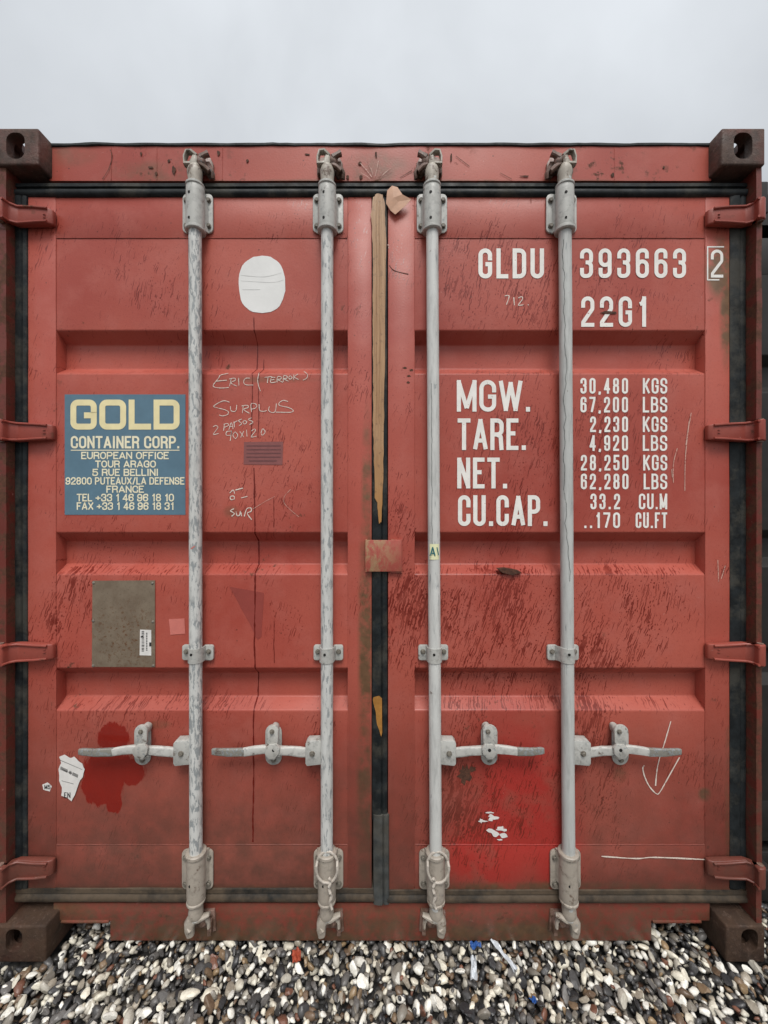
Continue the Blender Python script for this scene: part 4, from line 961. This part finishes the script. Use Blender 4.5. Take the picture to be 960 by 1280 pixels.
# touch-up blot, darker red triangle, torn labels
bl = [(124, 932), (122, 915), (128, 908), (140, 906), (152, 908), (160, 918), (163, 930), (172, 940), (178, 962), (179, 972), (168, 979), (160, 985), (150, 995), (148, 1005), (140, 1008), (128, 1004), (112, 1000), (102, 994), (105, 975), (104, 955), (112, 945)]
patch('dark_red_mark', [(287, 733), (330, 741), (327, 795), (322, 800), (312, 780)], DPN+.0002, 'dark_red', DL, .0003, .4, 3)
patch('torn_label', [(74, 946), (81, 943), (87, 948), (92, 946), (97, 951), (103, 955), (106, 962), (103, 972), (98, 980), (93, 994), (89, 1002), (83, 996), (77, 995), (78, 985), (74, 976), (73, 962), (76, 954)], DST, 'paper', DL, .0004, .6, 2)
patch('torn_label', [(53, 981), (59, 978), (65, 983), (62, 989), (54, 987)], DST, 'paper', DL, .0004, .4, 2)
m = MB(); dt = DST-.0003
for k in range(22):
    if random.random() < .85: m.prism([(X(76+k*1.0+a_, dt), Z(958+k*.48+b_, dt)) for a_, b_ in ((0, 0), (.6, .3), (-.2, 4.2), (-.8, 3.9))], dt, dt+.0001)
pen(m, [[(75, 950), (103, 962)], [(78, 962), (90, 967)], [(77, 976), (92, 980)]], 0, 0, 1, .5, dt)
m.build('label_print', 'ink', DL, smooth=False)
m = MB(); q0 = len(m.bm.verts); text(m, 'EN', 80, 990.5, 88, 997.5, 1.0, dt, .7); text(m, 'M5', 55.5, 981, 63, 986.5, .9, dt, .6); m.build('label_lettering', 'ink', DL)

# ---- tape on the centre seal, kraft flap, seal plate
tp = [(466.5, 247), (471, 241), (478, 243), (481, 254), (482.5, 300), (481.5, 420), (480, 520), (479, 600), (476.5, 652), (473.5, 655), (471.5, 628), (468.5, 622), (467, 560), (466, 520), (466.5, 470), (465.8, 400), (466, 330), (465, 285), (463.5, 268)]
dtp = .0375
patch('packing_tape', tp, dtp, 'tape', root, .0012, .45, 7)
m = MB()
for px_ in (470.5, 474.5): m.sweep([(X(px_+mn.noise(Vector((k, px_, 0)))*.8, dtp), dtp-.0002, Z(250+k*9, dtp)) for k in range(32)], .0013, 6)
m.build('tape_fold', 'tape', root)
patch('tape_scrap', [(467, 872), (474, 870), (477.5, 873), (478, 915), (476, 921), (474, 913), (471, 906), (470, 890), (466, 876)], .0395, 'orange', root, .001, .4, 2)
m = MB(); V = [(484, 238, .034), (490, 232, .031), (497, 234, .029), (503, 243, .026), (514, 249, .027), (506, 258, .029), (494, 268, .033), (488, 263, .034), (482.5, 254, .035), (492, 247, .029), (498, 252, .0305)]
m.faces([P(*v_) for v_ in V], [(0, 1, 9), (1, 2, 9), (2, 3, 9), (3, 10, 9), (3, 4, 10), (4, 5, 10), (5, 6, 10), (6, 7, 10), (7, 9, 10), (7, 8, 9), (8, 0, 9)])
g_ = bmesh.ops.extrude_face_region(m.bm, geom=m.bm.faces[:])
for v in g_['geom']:
    if isinstance(v, bmesh.types.BMVert): v.co.y += .0008
m.build('kraft_tape_flap', 'card', root, smooth=False)
m = MB(); dsp = .030
m.pbox(457.5, 675, 502, 714.5, dsp, dsp+.006); m.pbox(456.5, 674.5, 458.6, 715, dsp-.001, dsp+.016); m.bevel(.0018, 2); m.rough(.0012, 25); m.build('seal_plate', 'seal', root)
m = MB(); m.pbox(489, 674, 503, 716, dsp+.0061, .046); m.build('seal_plate_pad', 'seal', root)

# ---- rest of the body: side walls, roof, floor, far end
LEN = 6.058
def wall_sheet(side):
    x0 = (XL+.030) if side < 0 else (XR-.030); m = MB(); pts = []; y = .118; s = side
    while y < LEN-.12:
        for dy, off in ((0, 0), (.072, 0), (.140, .036), (.210, .036)): pts.append((x0-s*off+0, y+dy))
        y += .278
    pts = [p for p in pts if p[1] < LEN-.1]
    n = len(pts); za, zb = .16, ZT-.06
    vs = [(x, y, za) for x, y in pts]+[(x, y, zb) for x, y in pts]+[(x-s*.003, y, za) for x, y in pts]+[(x-s*.003, y, zb) for x, y in pts]
    m.faces(vs, [(i, i+1, n+i+1, n+i) for i in range(n-1)]+[(2*n+i, 3*n+i, 3*n+i+1, 2*n+i+1) for i in range(n-1)])
    return st(m.build('side_wall', 'body', root, smooth=False))
for s in (-1, 1):
    wall_sheet(s)
    xo = XL+.012 if s < 0 else XR-.012
    m = MB(); m.box((xo, .17, ZT-.085), (xo-s*.06, LEN-.17, ZT-.025)); m.bevel(.004); st(m.build('top_rail', 'body', root))
    m = MB(); m.box((xo, .17, .03), (xo-s*.045, LEN-.17, .175)); m.bevel(.004); st(m.build('bottom_rail', 'body', root))
m = MB(); n = 0; pts = []; y = .13
while y < LEN-.15:
    for dy, off in ((0, 0), (.09, 0), (.104, .02), (.195, .02)): pts.append((y+dy, ZT-.030-off+.008))
    y += .209
n = len(pts); xa_, xb_ = XL+.05, XR-.05
m.faces([(xa_, y, z) for y, z in pts]+[(xb_, y, z) for y, z in pts]+[(xa_, y, z-.003) for y, z in pts]+[(xb_, y, z-.003) for y, z in pts], [(i, i+1, n+i+1, n+i) for i in range(n-1)]+[(2*n+i, 3*n+i, 3*n+i+1, 2*n+i+1) for i in range(n-1)])
st(m.build('roof', 'body', root, smooth=False))
m = MB(); m.box((XL+.06, .116, .125), (XR-.06, LEN-.1, .165)); st(m.build('floor', 'dark_hull', root))
m = MB(); m.box((XL+.03, LEN-.11, .1), (XR-.03, LEN-.05, ZT-.03)); m.bevel(.005); st(m.build('end_wall', 'body', root))
for i in range(12):
    m = MB(); y = .45+i*.45; m.box((XL+.06, y, .04), (XR-.06, y+.045, .1245)); st(m.build('cross_member', 'dark_hull', root))

# ------------------------------------------------------------------ container close beside it, shade of the gap put into its colour
nb = bpy.data.objects.new('shipping_container', None); COL.objects.link(nb)
nb.location = (2.475, .19, -.002)
nb['label'] = 'container coloured near black for the shaded gap, standing close beside the red one, set back'; nb['category'] = 'container'
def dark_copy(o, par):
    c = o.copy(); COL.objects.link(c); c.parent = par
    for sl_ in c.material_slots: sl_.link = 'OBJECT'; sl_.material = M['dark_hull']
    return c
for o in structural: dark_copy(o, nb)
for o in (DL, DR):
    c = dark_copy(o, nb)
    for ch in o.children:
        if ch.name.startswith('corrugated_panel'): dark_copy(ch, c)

# ------------------------------------------------------------------ pebbles
def ico(sub):
    bm = bmesh.new(); bmesh.ops.create_icosphere(bm, subdivisions=sub, radius=1)
    v = np.array([p.co for p in bm.verts]); f = np.array([[q.index for q in t.verts] for t in bm.faces]); bm.free(); return v, f
I3, I2, I1 = ico(3), ico(2), ico(1)
def pebble_shape(base, seed):
    rng = np.random.default_rng(seed); v = base.copy(); r = np.ones(len(v))
    for _ in range(3):
        k = rng.normal(size=3)*1.3; r += .11*np.sin(v @ k + rng.uniform(0, 6.28))
    for _ in range(rng.integers(5, 11)):                   # chipped flats
        nrm = rng.normal(size=3); nrm /= np.linalg.norm(nrm); c = rng.uniform(.42, .82)
        dd_ = v @ nrm; r = np.where(dd_*r > c, c/np.maximum(dd_, .05), r)
    return v*r[:, None]
PROTO = [(pebble_shape(I2[0], k), pebble_shape(I1[0], k), pebble_shape(I3[0], k)) for k in range(28)]
CW = [((.82, .80, .73), .17), ((.70, .66, .55), .15), ((.50, .47, .40), .07), ((.34, .30, .24), .06), ((.21, .19, .16), .10), ((.13, .122, .115), .14), ((.065, .063, .062), .17), ((.035, .035, .037), .14), ((.15, .10, .065), .07), ((.21, .145, .09), .04), ((.19, .085, .055), .025), ((.30, .21, .12), .025)]
CC = np.array([c for c, _ in CW]); CP = np.array([p for _, p in CW]); CP /= CP.sum()
def rotm(n):
    a = rng.uniform(0, 2*np.pi, n); b = rng.normal(0, .45, n); c = rng.normal(0, .45, n); z = np.zeros(n); o = np.ones(n)
    Rz = np.stack([np.cos(a), -np.sin(a), z, np.sin(a), np.cos(a), z, z, z, o], 1).reshape(n, 3, 3)
    Rx = np.stack([o, z, z, z, np.cos(b), -np.sin(b), z, np.sin(b), np.cos(b)], 1).reshape(n, 3, 3)
    Ry = np.stack([np.cos(c), z, np.sin(c), z, o, z, -np.sin(c), z, np.cos(c)], 1).reshape(n, 3, 3)
    return Rx @ Ry @ Rz
def scatter(x0, x1, y0, y1, step, zlo, zhi, smin, smax):
    gx, gy = np.meshgrid(np.arange(x0, x1, step), np.arange(y0, y1, step)); n = gx.size
    x = gx.ravel()+rng.uniform(-.5, .5, n)*step; y = gy.ravel()+rng.uniform(-.5, .5, n)*step
    s = smin+(smax-smin)*rng.beta(1.5, 3.0, n); z = rng.uniform(zlo, zhi, n)
    sc = np.stack([s*rng.uniform(1.05, 1.7, n), s*rng.uniform(.80, 1.1, n), s*rng.uniform(.55, .9, n)], 1)
    return np.stack([x, y, z], 1), sc
sets = [(scatter(-1.36, 1.36, -.30, .24, .0205, -.020, -.008, .008, .017), 1), (scatter(-1.36, 1.36, -.30, .24, .0192, -.010, .006, .0055, .0205), 0)]
for a_ in ((-3.2, 3.2, -2.6, -.30), (-3.2, -1.36, -.30, 1.6), (1.36, 3.2, -.30, 1.6), (-1.36, 1.36, .24, 1.4)): sets.append((scatter(*a_, .040, -.012, .004, .014, .029), 1))
def inside(p):
    a = (p[:, 1] > -.006) & (p[:, 1] < .185)
    xi0, xi1 = X(57, 0), X(907.7, 0)
    return a & (((p[:, 0] < xi0+.006) & (p[:, 0] > XL-.006)) | ((p[:, 0] > xi1-.006) & (p[:, 0] < XR+.006)))
pos, scl, lod = [], [], []
for (p_, s_), l_ in sets:
    k = ~inside(p_); pos.append(p_[k]); scl.append(s_[k]); lod.append(np.full(k.sum(), l_))
pos = np.concatenate(pos); scl = np.concatenate(scl); lod = np.concatenate(lod); N = len(pos)
# keep stones below the steel sill they lie against
near = (pos[:, 1] > .01) & (pos[:, 1] < .1); topz = pos[:, 2]+scl[:, 2]
pos[:, 2] -= np.where(near, np.maximum(0, topz-.012), 0)
rot = rotm(N); ci = rng.choice(len(CC), N, p=CP); colr = CC[ci]*rng.uniform(.82, 1.15, (N, 1)); pi_ = rng.integers(0, len(PROTO), N)
# the 300 stones that show largest: on top, in front of the sill, in frame
dist = pos[:, 1]+D0; sx_ = 480+pos[:, 0]/dist*F; sy_ = 640+(ZC-pos[:, 2])/dist*F
vis = (lod == 0) & (pos[:, 1] < .04) & (sx_ > 4) & (sx_ < 956) & (sy_ < 1276) & (pos[:, 2] > -.002)
score = np.where(vis, scl[:, 0]*scl[:, 1]/dist**2*(1+12*(pos[:, 2]+.002)), -1)
pick = np.argsort(-score)[:300]; single = np.zeros(N, bool); single[pick] = True
def pebble_mat(name, attr):
    n = NB(name)
    if attr: a = n.node('ShaderNodeAttribute'); a.attribute_name = 'tint'; base = a.outputs['Color']; vec = n.obj; sc = 1
    else: a = n.node('ShaderNodeObjectInfo'); base = a.outputs['Color']; vec = n.vadd(n.vmul(n.obj, (.016, .016, .016)), a.outputs['Location'])
    f = n.noise(150, 4, .65, vec=vec); f2 = n.noise(60, 3, .6, vec=vec, dist=.6)
    c = n.mix(n.rng(f, .45, .75, 0, .55), base, n.vmul(base, (.50, .45, .40)))
    c = n.mix(n.rng(f2, .58, .70, 0, .45), c, n.vmul(base, (1.35, 1.3, 1.2)))
    return n.done(c, n.rng(f2, .3, .7, .22, .48), n.bump(f, .6, .0016), 0, .5)
pm_attr, pm_obj = pebble_mat('wet_shingle', True), pebble_mat('wet_pebble', False)
protos = []
for _, lo, hi in PROTO:
    me = bpy.data.meshes.new('pebble'); me.from_pydata(hi.tolist(), [], I3[1].tolist()); me.polygons.foreach_set('use_smooth', [True]*len(me.polygons)); me.set_sharp_from_angle(angle=R(32)); me.materials.append(pm_obj); protos.append(me)
for i in pick:
    o = bpy.data.objects.new('pebble', protos[pi_[i]]); COL.objects.link(o); o.parent = ground
    mt = Matrix(rot[i].tolist()).to_4x4() @ Matrix.Diagonal((*scl[i], 1)); mt.translation = pos[i]; o.matrix_local = mt; o.color = (*colr[i], 1)
VS, FS, CS, off = [], [], [], 0
for l_, base in ((0, I2), (1, I1)):
    for k in range(len(PROTO)):
        ix = np.where((lod == l_) & (pi_ == k) & ~single)[0]
        if not len(ix): continue
        pv = PROTO[k][l_]
        v = np.einsum('nij,nvj->nvi', rot[ix], pv[None]*scl[ix][:, None, :])+pos[ix][:, None, :]
        nv = len(pv); f = base[1][None]+(np.arange(len(ix))*nv)[:, None, None]+off
        VS.append(v.reshape(-1, 3)); FS.append(f.reshape(-1, 3)); CS.append(np.repeat(colr[ix], nv, 0)); off += nv*len(ix)
VS = np.concatenate(VS); FS = np.concatenate(FS); CS = np.concatenate(CS)
me = bpy.data.meshes.new('gravel'); me.vertices.add(len(VS)); me.vertices.foreach_set('co', VS.ravel().astype(np.float32))
me.loops.add(FS.size); me.loops.foreach_set('vertex_index', FS.ravel().astype(np.int32)); me.polygons.add(len(FS))
me.polygons.foreach_set('loop_start', np.arange(0, FS.size, 3, dtype=np.int32)); me.polygons.foreach_set('loop_total', np.full(len(FS), 3, np.int32))
me.polygons.foreach_set('use_smooth', np.ones(len(FS), bool)); me.update()
at = me.color_attributes.new('tint', 'FLOAT_COLOR', 'POINT'); at.data.foreach_set('color', np.concatenate([CS, np.ones((len(CS), 1))], 1).ravel().astype(np.float32))
gv = link('gravel', me, pm_attr); gv['kind'] = 'stuff'; gv['label'] = 'wet mixed beach gravel spread around and under the container'; gv['category'] = 'gravel'
print('gravel tris', len(FS), 'stones', N)

# ------------------------------------------------------------------ scraps of litter on the stones
def litter(name, label, px, py, sx_, sy_, mat, seed, rotz=0, ht=.012):
    d = 0
    dist = (ZC-.014)*F/(py-640); cx, cy = (px-480)/F*dist, dist-D0
    bm = bmesh.new(); bmesh.ops.create_grid(bm, x_segments=9, y_segments=5, size=1)
    for v in bm.verts:
        e = Vector((v.co.x*1.9+seed, v.co.y*1.9, seed)); q = mn.noise_vector(e)
        x, y = v.co.x*sx_*(1+.25*q.x), v.co.y*sy_*(1+.4*q.y)
        v.co = Vector((x*math.cos(rotz)-y*math.sin(rotz), x*math.sin(rotz)+y*math.cos(rotz), q.z*ht+ht))
    g2 = bmesh.ops.extrude_face_region(bm, geom=bm.faces[:])
    for v in g2['geom']:
        if isinstance(v, bmesh.types.BMVert): v.co.z -= .0007
    bmesh.ops.recalc_face_normals(bm, faces=bm.faces)
    me = bpy.data.meshes.new(name); bm.to_mesh(me); bm.free()
    o = link(name, me, mat); o.location = (cx, cy, .010); o['label'] = label; o['category'] = 'litter'; return o
M['blue_film'] = plain('blue_plastic_film', (.03, .10, .33), .3, .3, 50)
M['white_film'] = plain('white_plastic_film', (.66, .70, .74), .25, .25, 40)
M['red_film'] = plain('red_orange_plastic', (.42, .085, .045), .35, .4, 60)
litter('plastic_scrap', 'crumpled blue plastic scrap lying at the foot of the sill', 594, 1184, .018, .010, 'blue_film', 3)
litter('plastic_strip', 'long white plastic strip trailing over the gravel', 630, 1196, .050, .007, 'white_film', 8, -1.05)
litter('plastic_strip', 'short torn white plastic strip beside the blue scrap', 592, 1213, .030, .009, 'white_film', 5, 1.35)
litter('wrapper', 'small crumpled red wrapper among the pebbles', 371, 1197, .013, .018, 'red_film', 12, .3)
litter('plastic_scrap', 'tiny dark blue plastic scrap among dark stones by the notch', 667, 1251, .008, .008, 'blue_film', 21, .6, .008)
